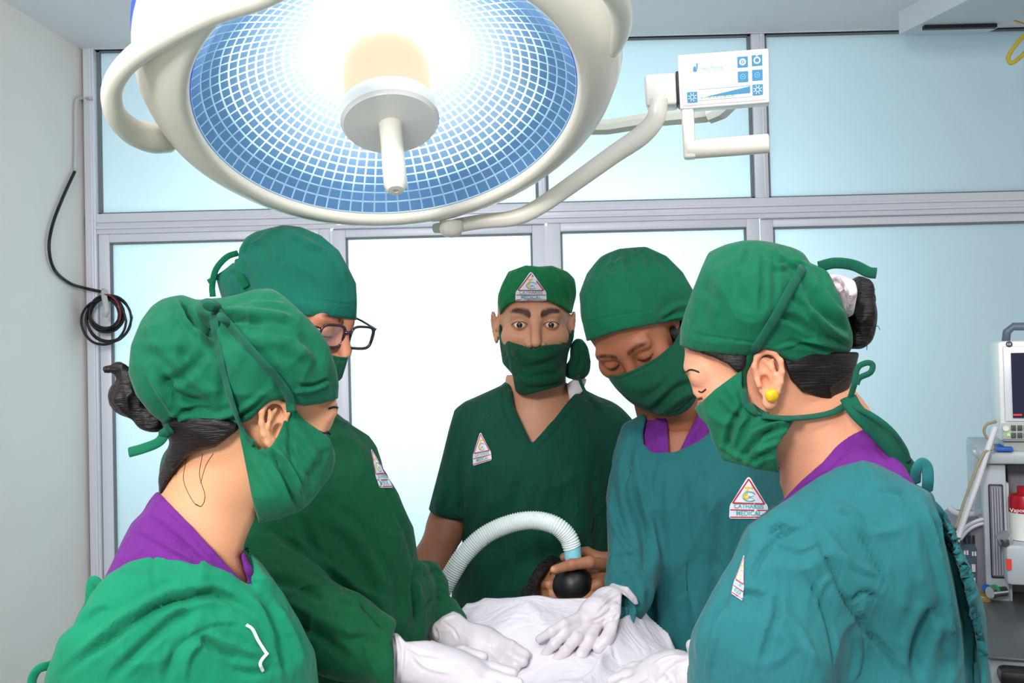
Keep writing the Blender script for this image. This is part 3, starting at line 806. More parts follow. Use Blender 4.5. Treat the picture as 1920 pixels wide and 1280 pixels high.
pb('column', mach, M['machine'], (1846, 870, 1890, 1155, D, .38), (1890, 905, 1896, 1150, D + .002, .3))
pb('recess_panel', mach, M['machine_dark'], (1892, 872, 2150, 1155, D + .10, .2))
pb('flowmeter_window', mach, M['ink'], (1856, 908, 1884, 1084, D - .006, .01))
b = MB(); bx(b, 1858, 911, 1882, 1081, D - .009, .004); fw = b.build('flowmeter_glass', M['machine_dark'], mach)
b = MB()
for k in range(4): bx(b, 1862 + k * 5, 915, 1863.5 + k * 5, 1078, D - .013, .004, 0, 0)
b.build('flow_tube', M['machine'], fw)
vap = empty('vaporiser', WM(1915, 1030, D)); vap.parent = mach; vap.location = WM(1915, 1030, D) - mach.location
def vlathe(name, prof, px, py, m, n=40):
    b = MB(); b.lathe([(r / F * (D - .05), -h / F * (D - .05)) for r, h in prof], WM(px, py, D - .05) + MY * .05, (0, 0, 1), n); return b.build(name, m, vap, angle=35)
vlathe('red_cap', [(0, 0), (14, 0), (14, 12), (28, 16), (30, 22), (30, 48), (0, 48)], 1928, 917, M['red'])
vlathe('chamber', [(28, 0), (28, 52), (0, 52)], 1928, 965, M['white'])
pb('vaporiser_body', vap, M['machine'], (1886, 1022, 1990, 1100, D - .07, .12, 0, .01))
b = MB(); b.lathe([(0, .016), (.013, .016), (.015, .012), (.015, -.006), (0, -.006)], WM(1884, 1012, D - .06), Vector((-.4, -.5, .75)), 28); b.build('chrome_knob', M['chrome'], vap, angle=35)
pb('red_label', vap, M['redlabel'], (1887, 1048, 1897, 1068, D - .0725, .004, 0, 0))
b = MB(); V2, F2 = text_polys('Vapor', 1.0); o0 = WM(1908, 960, D - .085)
for f in F2: b.face([o0 + MX * (V2[i][0] * .012) + Vector((0, 0, V2[i][1] * .012)) for i in f])
b.build('cap_lettering', M['white_ink'], vap)
b = MB(); b.lathe([(.011, 0), (.011, .03), (.013, .03), (.013, .04), (0, .04)], WM(1884, 1108, D - .02), Vector((-1, -.3, 0)), 24); dl = b.build('gas_dial', M['chrome'], mach, angle=35)
b = MB(); b.lathe([(.0135, .0), (.0135, .008), (0, .008)], WM(1867, 1107, D - .03), Vector((-1, -.3, 0)), 24); b.build('green_dial_face', M['green_knob'], dl, angle=35)
pb('worktop', mach, M['steel'], (1825, 1152, 2160, 1156, D - .0, .42, 0, 0), (1825, 1240, 2160, 1246, D - .45, .55, 0, .002))
# sloping top of the table below
pb('drawer_front', mach, M['machine'], (1858, 1246, 2160, 1420, D - .44, .5))
pb('drawer_handle', mach, M['black'], (1874, 1262, 2000, 1292, D - .49, .05, 0, .01))
b = MB(); z0 = WM(1900, 1420, D - .44).z; lc = WM(2000, 1420, D - .2); b.box((lc.x, lc.y, z0 / 2 + .03), ((WM(2150, 900, D) - WM(1860, 900, D)).dot(MX) - .02, .5, z0 - .06), R=MR); b.build('lower_cabinet', M['machine'], mach)
b = MB()
for sx in (-.11, .11):
    for sy in (-.2, .2):
        b = MB(); b.lathe([(0, -.03), (.02, -.025), (.03, 0), (.02, .025), (0, .03)], Vector((lc.x, lc.y, .03)) + MX * sx + MY * sy, MX, 16); b.build('castor', M['black'], mach, smooth=True)
pb('acrylic_side_box', mach, M['clear'], (1824, 842, 1846, 965, D + .05, .15))
pb('amber_container', mach, M['amber'], (1838, 1118, 1858, 1150, D - .02, .1))
# ventilator unit
vent = empty('ventilator_unit', WM(1815, 1150, D + .05)); tag(vent, 'grey ventilator box with a dark blue control panel behind the right woman', 'ventilator')
pb('casing', vent, M['machine_dark'], (1786, 985, 1850, 1148, D + .02, .25, 0, .006))
b = MB(); o0 = D + .014
b.prism([WM(x, y, o0) for x, y in ((1788, 990), (1815, 990), (1832, 1030), (1832, 1128), (1788, 1110))], MY * .01); b.build('control_panel', M['darkpanel'], vent)
b = MB()
for k in range(3): bx(b, 1807 + k * 8, 1004, 1812 + k * 8, 1019, o0 - .003, .004, 0, 0)
b.build('digit_window', M['black'], vent)
for x, y in ((1809, 1036), (1814, 1036), (1824, 1038), (1829, 1038)):
    b = MB(); bx(b, x - 1.8, y - 4, x + 1.8, y + 4, o0 - .003, .004, 0, 0); b.build('push_button', M['tubewhite'], vent)
for y in (1065, 1090): 
    b = MB(); bx(b, 1822, y - 7, 1829, y + 7, o0 - .003, .004, 0, 0); b.build('push_button', M['tubewhite'], vent)
b = MB(); b.lathe([(0, .004), (.009, .004), (.009, 0)], WM(1850, 1102, D + .0), -MY, 24); b.build('blue_badge', M['blue'], vent)
# stand of the ventilator
b = MB(); q = WM(1818, 1148, D + .02); b.box(Vector((q.x, q.y, q.z / 2)) + MY * .14, (.06, .2, q.z), R=MR); b.build('stand', M['machine_dark'], vent)
# monitor
mon = empty('patient_monitor', WM(1930, 846, D)); tag(mon, 'white patient monitor with dark screen standing on the grey machine', 'monitor')
pb('casing', mon, M['white'], (1872, 637, 2050, 828, D - .02, .16, 0, .008))
pb('screen_bezel', mon, M['panelwhite'], (1882, 647, 2040, 790, D - .026, .01, 0, .003))
sc = pb('screen', mon, M['screen'], (1897, 660, 2030, 783, D - .030, .006, 0, 0))
b = MB(); bx(b, 1900, 776, 1916, 779, D - .032, .001, 0, 0); b.build('red_reading', M['screenred'], sc)
kp = pb('key_pad', mon, M['greypad'], (1878, 793, 2040, 824, D - .025, .006, 0, .002))
for k in range(3):
    for j in range(2): pb('key', kp, M['key'], (1896 + k * 12, 797 + j * 14, 1905 + k * 12, 807 + j * 14, D - .029, .004, 0, .001))
b = MB(); b.lathe([(0, .003), (.006, .003), (.006, 0)], WM(1886, 803, D - .026), -MY, 20); b.build('dial_key', M['white'], kp)
b = MB(); b.lathe([(0, .003), (.0022, .003), (.0022, 0)], WM(1891, 815, D - .026), -MY, 12); b.build('green_light', M['greenled'], kp)
b = MB(); b.tube([WM(*q) for q in ((1886, 640, D + .05), (1888, 622, D + .05), (1900, 612, D + .05), (1960, 612, D + .05), (2030, 612, D + .05), (2038, 640, D + .05))], .009, 12); b.build('carry_handle', M['slate'], mon, smooth=True)
b = MB(); b.lathe([(0, .003), (.0065, .003), (.0065, 0)], WM(1892, 645, D - .024), -MY, 24); lg = b.build('round_logo', M['ink'], mon)
b = MB(); V2, F2 = text_polys('GE', 1.0); o0 = WM(1892, 647, D - .030)
for f in F2: b.face([o0 + MX * (V2[i][0] * .007) + Vector((0, 0, V2[i][1] * .007)) for i in f])
b.build('logo_letters', M['white_ink'], lg)
pb('foot', mon, M['greypad'], (1882, 828, 2040, 846, D + .0, .12))
bl = pb('blue_wrap', None, M['blue'], (1868, 839, 1900, 846, D - .03, .1, 0, .001)); tag(bl, 'folded blue wrap lying under the monitor on the machine', 'wrap')
# handset on the worktop
hs = empty('handset', WM(1866, 1186, D - .20)); tag(hs, 'white handset device with a dark display lying on the worktop', 'handset')
b = MB(); q = WM(1866, 1186, D - .20); b.box(q + Vector((0, .02, -.002)), (.072, .12, .024), R=MR, bevel=.005); b.build('casing', M['white'], hs, angle=35)
b = MB(); b.box(q + Vector((-.004, .03, .011)), (.045, .07, .004), R=MR); b.build('display', M['black'], hs)
# tubes and cables of the machine
c = cable('grey_hose', [WM(1866, 800, D - .04), WM(1856, 830, D - .05), WM(1834, 900, D - .06), WM(1812, 960, D - .08), WM(1795, 1010, D - .1), WM(1780, 1060, D - .1)], .0065, M['tubewhite']); tag(c, 'pale grey band hose hanging diagonally from under the monitor', 'hose')
c = cable('beige_cable', [WM(1868, 790, D - .04), WM(1850, 796, D - .05), WM(1846, 812, D - .05), WM(1862, 838, D - .05), WM(1845, 850, D - .06), WM(1826, 890, D - .08), WM(1808, 940, D - .1), WM(1792, 990, D - .12)], .0032, M['tubebrown']); tag(c, 'thin beige cable hanging beside the pale grey hose', 'cable')
c = cable('clear_tube', [WM(1780, 952, D + .1), WM(1795, 962, D + .08), WM(1822, 964, D + .06), WM(1848, 958, D + .06)], .007, M['tubewhite']); tag(c, 'short pale tube entering the side of the machine from the left', 'tube')
for k, lab in ((0, 'upper of two pale curved tubes above the ventilator box'), (1, 'lower of two pale curved tubes above the ventilator box')):
    c = cable('curved_tube', [WM(1800, 1000 + 12 * k, D), WM(1815, 985 + 9 * k, D), WM(1835, 975 + 8 * k, D), WM(1855, 972 + 8 * k, D + .02)], .004, M['tubewhite']); tag(c, lab, 'tube', 'curved tubes over the ventilator')
# ------------------------------------------------------------------ people
SK = {}
for k, c in dict(center=(206, 150, 118), hand=(120, 74, 50), tall=(160, 100, 70), left=(222, 160, 120), right=(222, 155, 122), glasses=(196, 128, 98), patient=(176, 122, 88)).items():
    SK[k] = mat('skin_' + k, c, .48, bump=.25, bscale=420, var=.05, vscale=25, sss=.12, vcol=True, spec=.45)
M['hair'] = mat('black_hair', (22, 16, 15), .38, bump=1.0, bscale=60, stretch=(1, 1, 9), spec=.4)
M['cap'] = cloth('green_cap_cotton', (5, 98, 68)); M['cap_dark'] = cloth('dark_green_cap_cotton', (14, 104, 86))
M['cap_mid'] = cloth('mid_green_cap_cotton', (14, 116, 66)); M['mask'] = cloth('green_mask_cotton', (8, 98, 66)); M['mask_dark'] = cloth('dark_green_mask_cotton', (6, 74, 50))
M['scrub'] = cloth('dark_green_scrub', (8, 72, 54)); M['gown_green'] = cloth('green_gown', (6, 84, 50))
M['gown_bright'] = cloth('bright_green_gown', (14, 128, 92)); M['gown_teal'] = cloth('teal_gown', (36, 108, 112)); M['gown_teal_dark'] = cloth('dull_teal_gown', (30, 98, 102))
M['purple'] = cloth('purple_blouse', (104, 34, 126)); M['tie'] = cloth('green_tape', (10, 84, 64))
M['glove'] = mat('white_latex_glove', (216, 208, 214), .38, bump=.35, bscale=90, var=.03, sss=.1)
M['sheet'] = cloth('white_sheet', (232, 226, 236), weave=.1)
M['undershirt'] = cloth('white_undershirt', (222, 218, 222)); M['shoe'] = mat('black_shoe', (25, 25, 28), .5)
M['trouser'] = cloth('dark_green_trousers', (10, 70, 55))
M['stringwhite'] = mat('white_string', (225, 235, 235), .7)
M['badge_w'] = mat('badge_white', (232, 230, 242), .7, bump=.2, bscale=300); M['badge_r'] = mat('badge_red', (196, 30, 44), .7); M['badge_t'] = mat('badge_teal', (70, 175, 180), .7); M['badge_y'] = mat('badge_yellow', (235, 195, 40), .7)
M['eyewhite'] = mat('eye_white', (226, 220, 220), .12, coat=.6); M['iris'] = mat('dark_iris', (46, 26, 18), .1, coat=.8); M['pupil'] = mat('pupil', (6, 5, 6), .08, coat=1)
M['gold'] = mat('yellow_gold', (235, 185, 30), .35, metal=.4); M['frame'] = mat('dark_purple_frame', (34, 14, 34), .2, coat=.5); M['lensclear'] = mat('spectacle_lens', (250, 250, 252), .02, alpha=.12)
M['scrunchie'] = cloth('pale_pink_scrunchie', (238, 218, 226))

FL = lambda d: 640 + (1.5 + d * .02) / d * F                      # pixel row of the floor at depth d
def person(px, d, label):
    g = W(px, 640, d); o = empty('person', (g.x, g.y, 0)); tag(o, label, 'person'); return o
def legs(S, xa, xb, d, k=.03):
    """thighs, calves and feet below the hips"""
    f = FL(d)
    for x in (xa, xb):
        S.u(ch([(x, 640 + .62 / d * F, d, .085 / d * F), (x, 640 + 1.02 / d * F, d, .058 / d * F), (x, f - .09 / d * F, d + .02, .040 / d * F)], .02), k)
        S.u(ch([(x, f - .06 / d * F, d + .02, .036 / d * F), (x, f - .045 / d * F, d - .12, .030 / d * F)], .02), .02)
def shoes(root, xa, xb, d):
    f = FL(d)
    for x in (xa, xb):
        S = ch([(x, f - .055 / d * F, d + .04, .048 / d * F), (x, f - .05 / d * F, d - .06, .046 / d * F), (x, f - .042 / d * F, d - .15, .040 / d * F)], .02).i(lambda P: (P @ np.array([0, 1, 0.0209])) - (1.5 - .002), .004)
        skinobj('shoe', grow(S, bounds([(x, f, d)], .3), .008), M['shoe'], root)
def badge(parent, B, q, clip=None, dup=.0022):
    """woven triangle badge laid on the cloth; q = px quad tl, tr, br, bl (bounding box of the badge)"""
    q = [np.array(p, float) for p in q]; mb = MB()
    def pt(u, v, off):
        p = q[0] * (1 - u) * (1 - v) + q[1] * u * (1 - v) + q[2] * u * v + q[3] * (1 - u) * v
        c = cast(B, p[0], p[1])
        if c is None: c = cp(p[0], p[1], pt.last)
        pt.last = c[2]; return Vector(c2w(c * (1 - (dup + off) / c[2])))
    pt.last = cast(B, *(sum(q) / 4))[2]
    out = [(.5, 0), (.54, .02), (.58, .07), (.92, .60), (.97, .66), (.99, .72), (1, .95), (.97, 1), (.5, 1.0), (.03, 1), (0, .95), (.01, .72), (.03, .66), (.08, .60), (.42, .07), (.46, .02)]
    o2 = []
    for a, c in zip(out, out[1:] + out[:1]):
        for k in range(3): o2.append((a[0] + (c[0] - a[0]) * k / 3, a[1] + (c[1] - a[1]) * k / 3))
    cen = (.5, .62); R = 7
    def P(r, i): x, y = o2[i % len(o2)]; return (cen[0] + (x - cen[0]) * r / R, cen[1] + (y - cen[1]) * r / R)
    vs = [[mb.b.verts.new(pt(*P(r, i), 0)) for i in range(len(o2))] for r in range(1, R + 1)]; c0 = mb.b.verts.new(pt(*cen, 0))
    vs.append([mb.b.verts.new(pt(*P(R, i), -dup - .002)) for i in range(len(o2))])
    n = len(o2)
    for i in range(n): mb.b.faces.new((c0, vs[0][i], vs[0][(i + 1) % n]))
    for r in range(R):
        for i in range(n): mb.b.faces.new((vs[r][i], vs[r + 1][i], vs[r + 1][(i + 1) % n], vs[r][(i + 1) % n]))
    def line(pts, w, mi, off=.0007, n=8):
        P_ = []
        for a, c in zip(pts, pts[1:]):
            for k in range(n): P_.append((a[0] + (c[0] - a[0]) * k / n, a[1] + (c[1] - a[1]) * k / n))
        P_.append(pts[-1])
        for a, c in zip(P_, P_[1:]):
            dx, dy = c[0] - a[0], c[1] - a[1]; L = math.hypot(dx, dy) + 1e-9; nx, ny = -dy / L * w, dx / L * w
            mb.face([pt(a[0] + nx, a[1] + ny, off), pt(c[0] + nx, c[1] + ny, off), pt(c[0] - nx, c[1] - ny, off), pt(a[0] - nx, a[1] - ny, off)], mi)
    line([(.5, .05), (.91, .635), (.09, .635), (.5, .05)], .018, 1)
    line([(.03, .795), (.97, .795)], .013, 1); line([(.03, .965), (.97, .965)], .013, 1)
    line([(.52 + .17 * math.cos(a), .47 + .115 * math.sin(a)) for a in np.linspace(-.55, -5.6, 18)], .014, 2, n=1)
    line([(.40, .27), (.5, .25), (.62, .26)], .018, 3, n=3); line([(.42, .36), (.50, .29)], .02, 3, n=2)
    line([(.44 + .07 * math.cos(a), .47 + .05 * math.sin(a)) for a in np.linspace(.9, 5.2, 12)], .030, 3, n=1)
    for t, v, s in (('CATHARSIS', .755, .155), ('MEDICAL', .925, .165), ('MC', .515, .10)):
        V2, F2 = text_polys(t, 1.0, .012); mx = max(abs(x[0]) for x in V2); sx = min(s * .95, .46 / mx) if t != 'MC' else .09
        cx = .5 if t != 'MC' else .56
        for f in F2: mb.face([pt(cx + V2[i][0] * sx, v - V2[i][1] * s, .0010) for i in f], 2)
    return mb.build('badge', [M['badge_w'], M['badge_r'], M['badge_t'], M['badge_y']], parent)
def hand(palm, fingers, k=.008, kp=.02):
    S = Sdf().u(ch(palm, kp))
    H = None
    for f in fingers:
        g = ch(f, .004); S.u(g, k)
    return S

# ================================================================= the man in the middle, facing the camera
root = person(1005, 2.08, 'person in a dark green V-neck scrub with badged cap, facing the camera behind the patient')
hd = Head(1001, 607, 2.09, 1, 2, 0)
head = hd.sdf(eyes='open')
neck = ch([(1002, 650, 2.12, 50), (1004, 720, 2.12, 50), (1008, 780, 2.13, 58)], .03)
body = Sdf().u(head).u(neck, .02)
body.u(ell(1003, 870, 2.13, 125, 130, .095), .04).u(ch([(885, 812, 2.15, 40), (1003, 770, 2.14, 40), (1125, 812, 2.15, 40)], .03), .04)
body.u(ch([(1000, 900, 2.13, 120), (1000, 1100, 2.13, 115), (1000, 1230, 2.13, 120)], .03, .8), .04)
body.u(ch([(880, 825, 2.14, 40), (838, 985, 2.08, 34), (808, 1055, 2.02, 34), (775, 1140, 1.92, 25)], .02), .02)
body.u(hand([(775, 1140, 1.92, 25), (765, 1185, 1.87, 32)], [[(747 + 12 * k, 1195, 1.86, 11), (741 + 14 * k, 1235, 1.82, 9)] for k in range(4)] + [[(785, 1175, 1.87, 13), (800, 1200, 1.85, 10)]]), .01)
body.u(ch([(1130, 825, 2.14, 40), (1205, 985, 2.10, 36), (1200, 1040, 2.0, 34), (1152, 1062, 1.86, 25)], .02), .02)
legs(body, 950, 1060, 2.13)
handS = hand([(1165, 1060, 1.88, 22), (1140, 1066, 1.84, 25), (1118, 1078, 1.83, 24)],
    [[(1130, 1048, 1.84, 12), (1100, 1036, 1.84, 11), (1078, 1036, 1.83, 9.5), (1058, 1044, 1.83, 8.5)],
     [(1135, 1058, 1.80, 12), (1105, 1054, 1.775, 11.5), (1072, 1058, 1.765, 10.5), (1040, 1068, 1.775, 8.8)],
     [(1135, 1075, 1.82, 14), (1122, 1095, 1.80, 13), (1090, 1112, 1.79, 11.5), (1050, 1113, 1.80, 9)],
     [(1125, 1080, 1.86, 11), (1100, 1085, 1.89, 10), (1075, 1090, 1.90, 9)],
     [(1125, 1095, 1.86, 10), (1105, 1110, 1.89, 9), (1085, 1118, 1.90, 8)]])
VQh = grow(head, bounds([(1001, 607, 2.09)], .17), .0015)
lowS = Sdf().u(body)
VQl = grow(body, (np.array([-.36, .065, 1.6]), np.array([.36, 1.62, 2.4])), .0065)
VQk = grow(Sdf().u(handS, 0).u(ch([(1205, 1040, 2.0, 33), (1152, 1062, 1.86, 25)], .02), .02), bounds([(1100, 1070, 1.85)], .13), .0017)
def joinVQ(*a):
    V, Q, k = [], [], 0
    for v, q in a: V.append(v); Q.append(q + k); k += len(v)
    return np.concatenate(V), np.concatenate(Q)
def neckcut(VQ, y, below):
    V, Q = VQ; m = (V[Q[:, 0], 1] > y) if below else (V[Q[:, 0], 1] < y); return V, Q[m]
ft = face_tint(hd, 1.25, bw=1.5)
def tint(V):
    c = ft(V); u = pxy(V)
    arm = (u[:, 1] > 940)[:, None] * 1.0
    c = c * (1 - arm * (1 - np.array([.50, .42, .38])))  # skin below the sleeves darkened, shade painted into the tint
    n = np.exp(-(((u[:, 0] - 1036) / 6) ** 2 + ((u[:, 1] - 1067) / 5) ** 2))[:, None]
    return c * (1 - n) + n * np.array([1.0, 1.0, 1.0])
man = root
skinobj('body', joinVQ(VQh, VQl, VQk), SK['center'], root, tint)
for x in (-1, 1):
    c = Vector(c2w(hd.cam((x * .032, -.0755, -.0010)))); n = (Vector((0, 0, 1.5)) - c).normalized()
    b = MB(); r = .0128
    b.lathe([(r * math.sin(a), r * math.cos(a)) for a in np.linspace(.49, math.pi, 16)], c, n, 32, 0)
    b.lathe([(r * math.sin(a), r * math.cos(a)) for a in np.linspace(.22, .49, 5)], c, n, 32, 1)
    b.lathe([(r * math.sin(a) * 1.0, r * math.cos(a) + (.0002 if a > 0 else 0)) for a in np.linspace(0, .22, 4)], c, n, 32, 2)
    b.build('eye', [M['eyewhite'], M['iris'], M['pupil']], root, smooth=True)
# scrub top
S = Sdf().u(ch([(862, 800, 2.14, 42), (1003, 768, 2.14, 66), (1150, 800, 2.14, 42)], .03)).u(ell(1003, 880, 2.12, 150, 160, .125), .05)
S.u(ch([(1000, 900, 2.12, 148), (1000, 1100, 2.12, 150), (1000, 1330, 2.12, 165)], .03, .8), .05)
S.u(ch([(880, 820, 2.13, 58), (845, 930, 2.09, 50), (836, 985, 2.08, 46)], .02), .03).u(ch([(1130, 820, 2.13, 58), (1190, 940, 2.09, 52), (1200, 985, 2.08, 46)], .02), .03)
P3 = [(960, 700), (940, 722), (905, 737), (872, 750), (852, 768), (843, 800), (828, 860), (812, 920), (803, 955), (814, 966), (842, 974), (869, 977), (866, 1020), (860, 1060), (845, 1110), (838, 1330), (1190, 1330), (1240, 1000), (1215, 880), (1190, 790), (1150, 745), (1120, 705), (1096, 690), (1088, 690)]
S.i(poly(P3), .012)
S.s(Sdf().u(poly([(950, 640), (958, 712), (964, 762), (997, 832), (1040, 785), (1080, 735), (1092, 690), (1090, 640)])).i(zless(2.16), .01), .006)
st = [([(941, 722), (948, 775), (986, 846)], 3, -3), ([(1100, 712), (1085, 750), (1040, 810), (1003, 846)], 3, -3), ([(868, 975), (862, 900), (872, 820)], 5, -7), ([(880, 970), (885, 890), (905, 830)], 8, 5),
      ([(930, 900), (900, 1000), (900, 1090)], 14, 6), ([(985, 880), (960, 960), (940, 1080)], 12, -5), ([(1060, 870), (1080, 950), (1075, 1060)], 14, 6), ([(1110, 860), (1120, 980), (1130, 1090)], 10, -6), ([(840, 900), (825, 940), (820, 962)], 8, 4), ([(1040, 900), (1020, 1000), (1030, 1100)], 9, -4)]
VQ = grow(S, (np.array([-.22, .05, 1.85]), np.array([.38, .80, 2.40])), .0038, st, [(7, .010, 11, (1, .5, 1)), (16, .004, 12, (1, .6, 1))], 2)
top = skinobj('scrub_top', VQ, M['scrub'], root); B = bvh(VQ)
badge(top, B, [(884, 811), (918, 811), (922, 862), (887, 873)])
# undershirt glimpse, trousers
VQ = grow(Sdf().u(ell(1070, 745, 2.15, 42, 60, .07)).i(poly([(1062, 720), (1090, 700), (1100, 712), (1092, 735), (1082, 742), (1078, 760), (1070, 760)]), .002), bounds([(1070, 745, 2.15)], .12), .003); skinobj('undershirt', VQ, M['undershirt'], root)
T = Sdf()
for x in (950, 1060): T.u(ch([(x, 1200, 2.13, 90), (x, 640 + 1.0 / 2.13 * F, 2.13, 66), (x, FL(2.13) - 60, 2.13, 58)], .02), .03)
skinobj('trousers', grow(T, (np.array([-.2, .6, 1.95]), np.array([.3, 1.55, 2.35])), .01, (), [(8, .02, 3, (1, .6, 1))]), M['trouser'], root); shoes(root, 950, 1060, 2.13)
# cap
S = Sdf().u(hd.ell((0, .012, .040), (.0825, .100, .088))).u(ell(1010, 540, 2.11, 72, 48, .09), .02)
S.i(poly([(933, 566), (938, 592), (943, 580), (955, 570), (968, 564), (1000, 561), (1028, 564), (1055, 576), (1070, 588), (1080, 594), (1083, 573), (1081, 545), (1078, 522), (1064, 509), (1035, 498), (1010, 500), (986, 497), (953, 509), (941, 533), (934, 552)]), .004)
st = [([(1010, 505), (1003, 518), (1000, 528)], 4, -4), ([(1030, 502), (1040, 515), (1044, 530)], 4, -4), ([(970, 505), (978, 515)], 4, -3), ([(1082, 580), (1060, 555), (1052, 530)], 6, -3), ([(1078, 590), (1074, 560), (1072, 535)], 4, -3), ([(940, 580), (960, 552), (1000, 548)], 5, 2)]
VQ = grow(S, bounds([(1008, 545, 2.09)], .14), .0022, st, [(18, .003, 21, (1, .5, 1))], 1)
cap = skinobj('cap', VQ, M['cap_mid'], root); badge(cap, bvh(VQ), [(967, 510), (1024, 510), (1025, 564), (966, 564)])
# mask
S = Sdf().u(hd.ell((0, -.016, -.038), (.073, .083, .090))).u(hd.ell((0, -.085, -.045), (.035, .032, .035)), .05).u(hd.ell((0, -.04, -.115), (.055, .055, .030)), .05).u(hd.ell((0, .0, -.02), (.084, .04, .05)), .02)
S.i(poly([(937, 600), (941, 632), (958, 641), (985, 650), (998, 655), (1020, 647), (1052, 644), (1072, 624), (1078, 596), (1084, 597), (1090, 632), (1096, 662), (1083, 700), (1056, 722), (1010, 734), (976, 744), (966, 731), (961, 702), (942, 680), (938, 652), (935, 620)]), .003)
st = [([(950, 660), (985, 690), (1060, 670)], 6, -3), ([(945, 675), (975, 712), (1040, 710), (1085, 680)], 6, 3), ([(960, 650), (1000, 672), (1050, 655), (1080, 625)], 7, 3), ([(966, 705), (985, 728), (1040, 722), (1075, 700)], 4, -4), ([(1076, 620), (1060, 670), (1040, 700)], 5, -3), ([(942, 640), (955, 690), (975, 735)], 4, -3)]
VQ = grow(S, bounds([(1010, 670, 2.06)], .15), .0022, st, [(14, .004, 31, (.5, 1, 1)), (30, .002, 32, (.6, 1, 1))], 1)
mk = skinobj('mask', VQ, M['mask_dark'], root)
S = Sdf().u(ell(1088, 668, 2.10, 18, 34, .03, -10)).u(ell(1078, 695, 2.10, 22, 16, .03), .02)
skinobj('mask_knot', grow(S, bounds([(1085, 675, 2.10)], .07), .002, [([(1078, 640), (1088, 670), (1080, 700)], 4, -5), ([(1095, 650), (1102, 680)], 3, -4)], [(30, .008, 33, (1, 1, 1))]), M['mask_dark'], mk)
strap('mask_tie', mk, M['mask_dark'], None, [(1084, 704, 2.06), (1095, 730, 2.02), (1108, 748, 2.00)], .0035)

# ================================================================= tall man at right rear
root = person(1330, 1.86, 'person in a teal gown and smooth green cap looking down, behind the right foreground woman')
hd = Head(1182, 615, 1.84, -27, 40, -17)
head = hd.sdf(eyes='closed', nose=.9)
body = Sdf().u(head).u(ch([(1215, 660, 1.90, 60), (1262, 770, 1.93, 60), (1285, 840, 1.94, 70)], .03), .02)
low = Sdf().u(body).u(ch([(1200, 880, 1.92, 50), (1300, 845, 1.94, 60), (1410, 880, 1.94, 50)], .04), .04).u(ch([(1310, 920, 1.92, 130), (1340, 1150, 1.90, 130), (1340, 1280, 1.9, 135)], .04, .8), .05)
low.u(ch([(1190, 890, 1.92, 46), (1180, 1050, 1.84, 40), (1170, 1130, 1.72, 27)], .02), .03).u(ch([(1420, 890, 1.92, 46), (1460, 1080, 1.85, 40), (1400, 1180, 1.72, 28)], .02), .03)
legs(low, 1310, 1400, 1.92)
VQh = grow(Sdf().u(body), bounds([(1182, 615, 1.84), (1270, 810, 1.95)], .13), .002)
low.i(inset(poly([(1165, 792), (1158, 900), (1140, 1060), (1130, 1095), (1160, 1110), (1165, 1150), (1184, 1190), (1217, 1220), (1222, 1300), (1218, 3600), (1580, 3600), (1560, 1000), (1520, 860), (1440, 800), (1334, 770), (1190, 760)]), .008), .004)
VQl = grow(low, (np.array([.13, .16, 1.5]), np.array([.62, 1.62, 2.2])), .0065)
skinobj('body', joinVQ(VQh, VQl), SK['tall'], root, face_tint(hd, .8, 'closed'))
VQ = grow(Sdf().u(hd.ell((0, .018, .03), (.081, .098, .088))).u(ell(1268, 625, 1.87, 34, 36, .05), .02).i(poly([(1243, 612), (1300, 590), (1300, 650), (1262, 640)]), .004), bounds([(1270, 620, 1.84)], .12), .003)
skinobj('hair', VQ, M['hair'], root)
S = Sdf().u(ell(1192, 566, 1.87, 109, 106, .105)).u(ell(1255, 575, 1.90, 55, 75, .09), .03).u(hd.ell((0, .012, .038), (.0835, .103, .091)), .02)
S.i(poly([(1100, 640), (1148, 624), (1190, 614), (1236, 606), (1300, 597), (1303, 560), (1300, 545), (1280, 510), (1250, 480), (1210, 462), (1160, 466), (1126, 479), (1100, 513), (1086, 551), (1090, 595)]), .004)
gx = [([(1166, 470), (1150, 490), (1140, 515)], 4, -4), ([(1178, 468), (1176, 490), (1180, 515)], 5, -4), ([(1150, 476), (1128, 500), (1115, 530)], 5, -4), ([(1200, 466), (1215, 485), (1222, 510)], 5, -4), ([(1222, 470), (1245, 492), (1262, 520)], 5, -3), ([(1136, 486), (1110, 520)], 4, -3), ([(1190, 466), (1194, 482)], 3, -3),
      ([(1295, 585), (1262, 590), (1240, 602)], 5, -4), ([(1296, 570), (1265, 575), (1235, 596)], 5, 4), ([(1300, 596), (1270, 600), (1243, 606)], 3, -3), ([(1230, 560), (1270, 540), (1296, 545)], 12, 3), ([(1092, 607), (1150, 592), (1240, 578)], 2.0, -1.2)]
VQ = grow(S, bounds([(1192, 560, 1.87)], .14), .0022, gx, [(14, .0035, 41, (1, .6, 1)), (30, .0012, 44, (1, .6, 1))], 1)
skinobj('cap', VQ, M['cap'], root)
S = Sdf().u(hd.ell((0, -.016, -.045), (.076, .082, .085))).u(hd.ell((0, -.088, -.045), (.032, .034, .035)), .05).u(hd.ell((0, -.035, -.11), (.055, .055, .035)), .05).u(ell(1255, 700, 1.83, 62, 80, .07), .03)
S.i(poly([(1128, 699), (1145, 703), (1162, 703), (1190, 692), (1228, 672), (1262, 645), (1282, 610), (1310, 600), (1330, 640), (1316, 700), (1306, 745), (1300, 768), (1272, 781), (1236, 783), (1200, 772), (1168, 752), (1146, 722)]), .003)
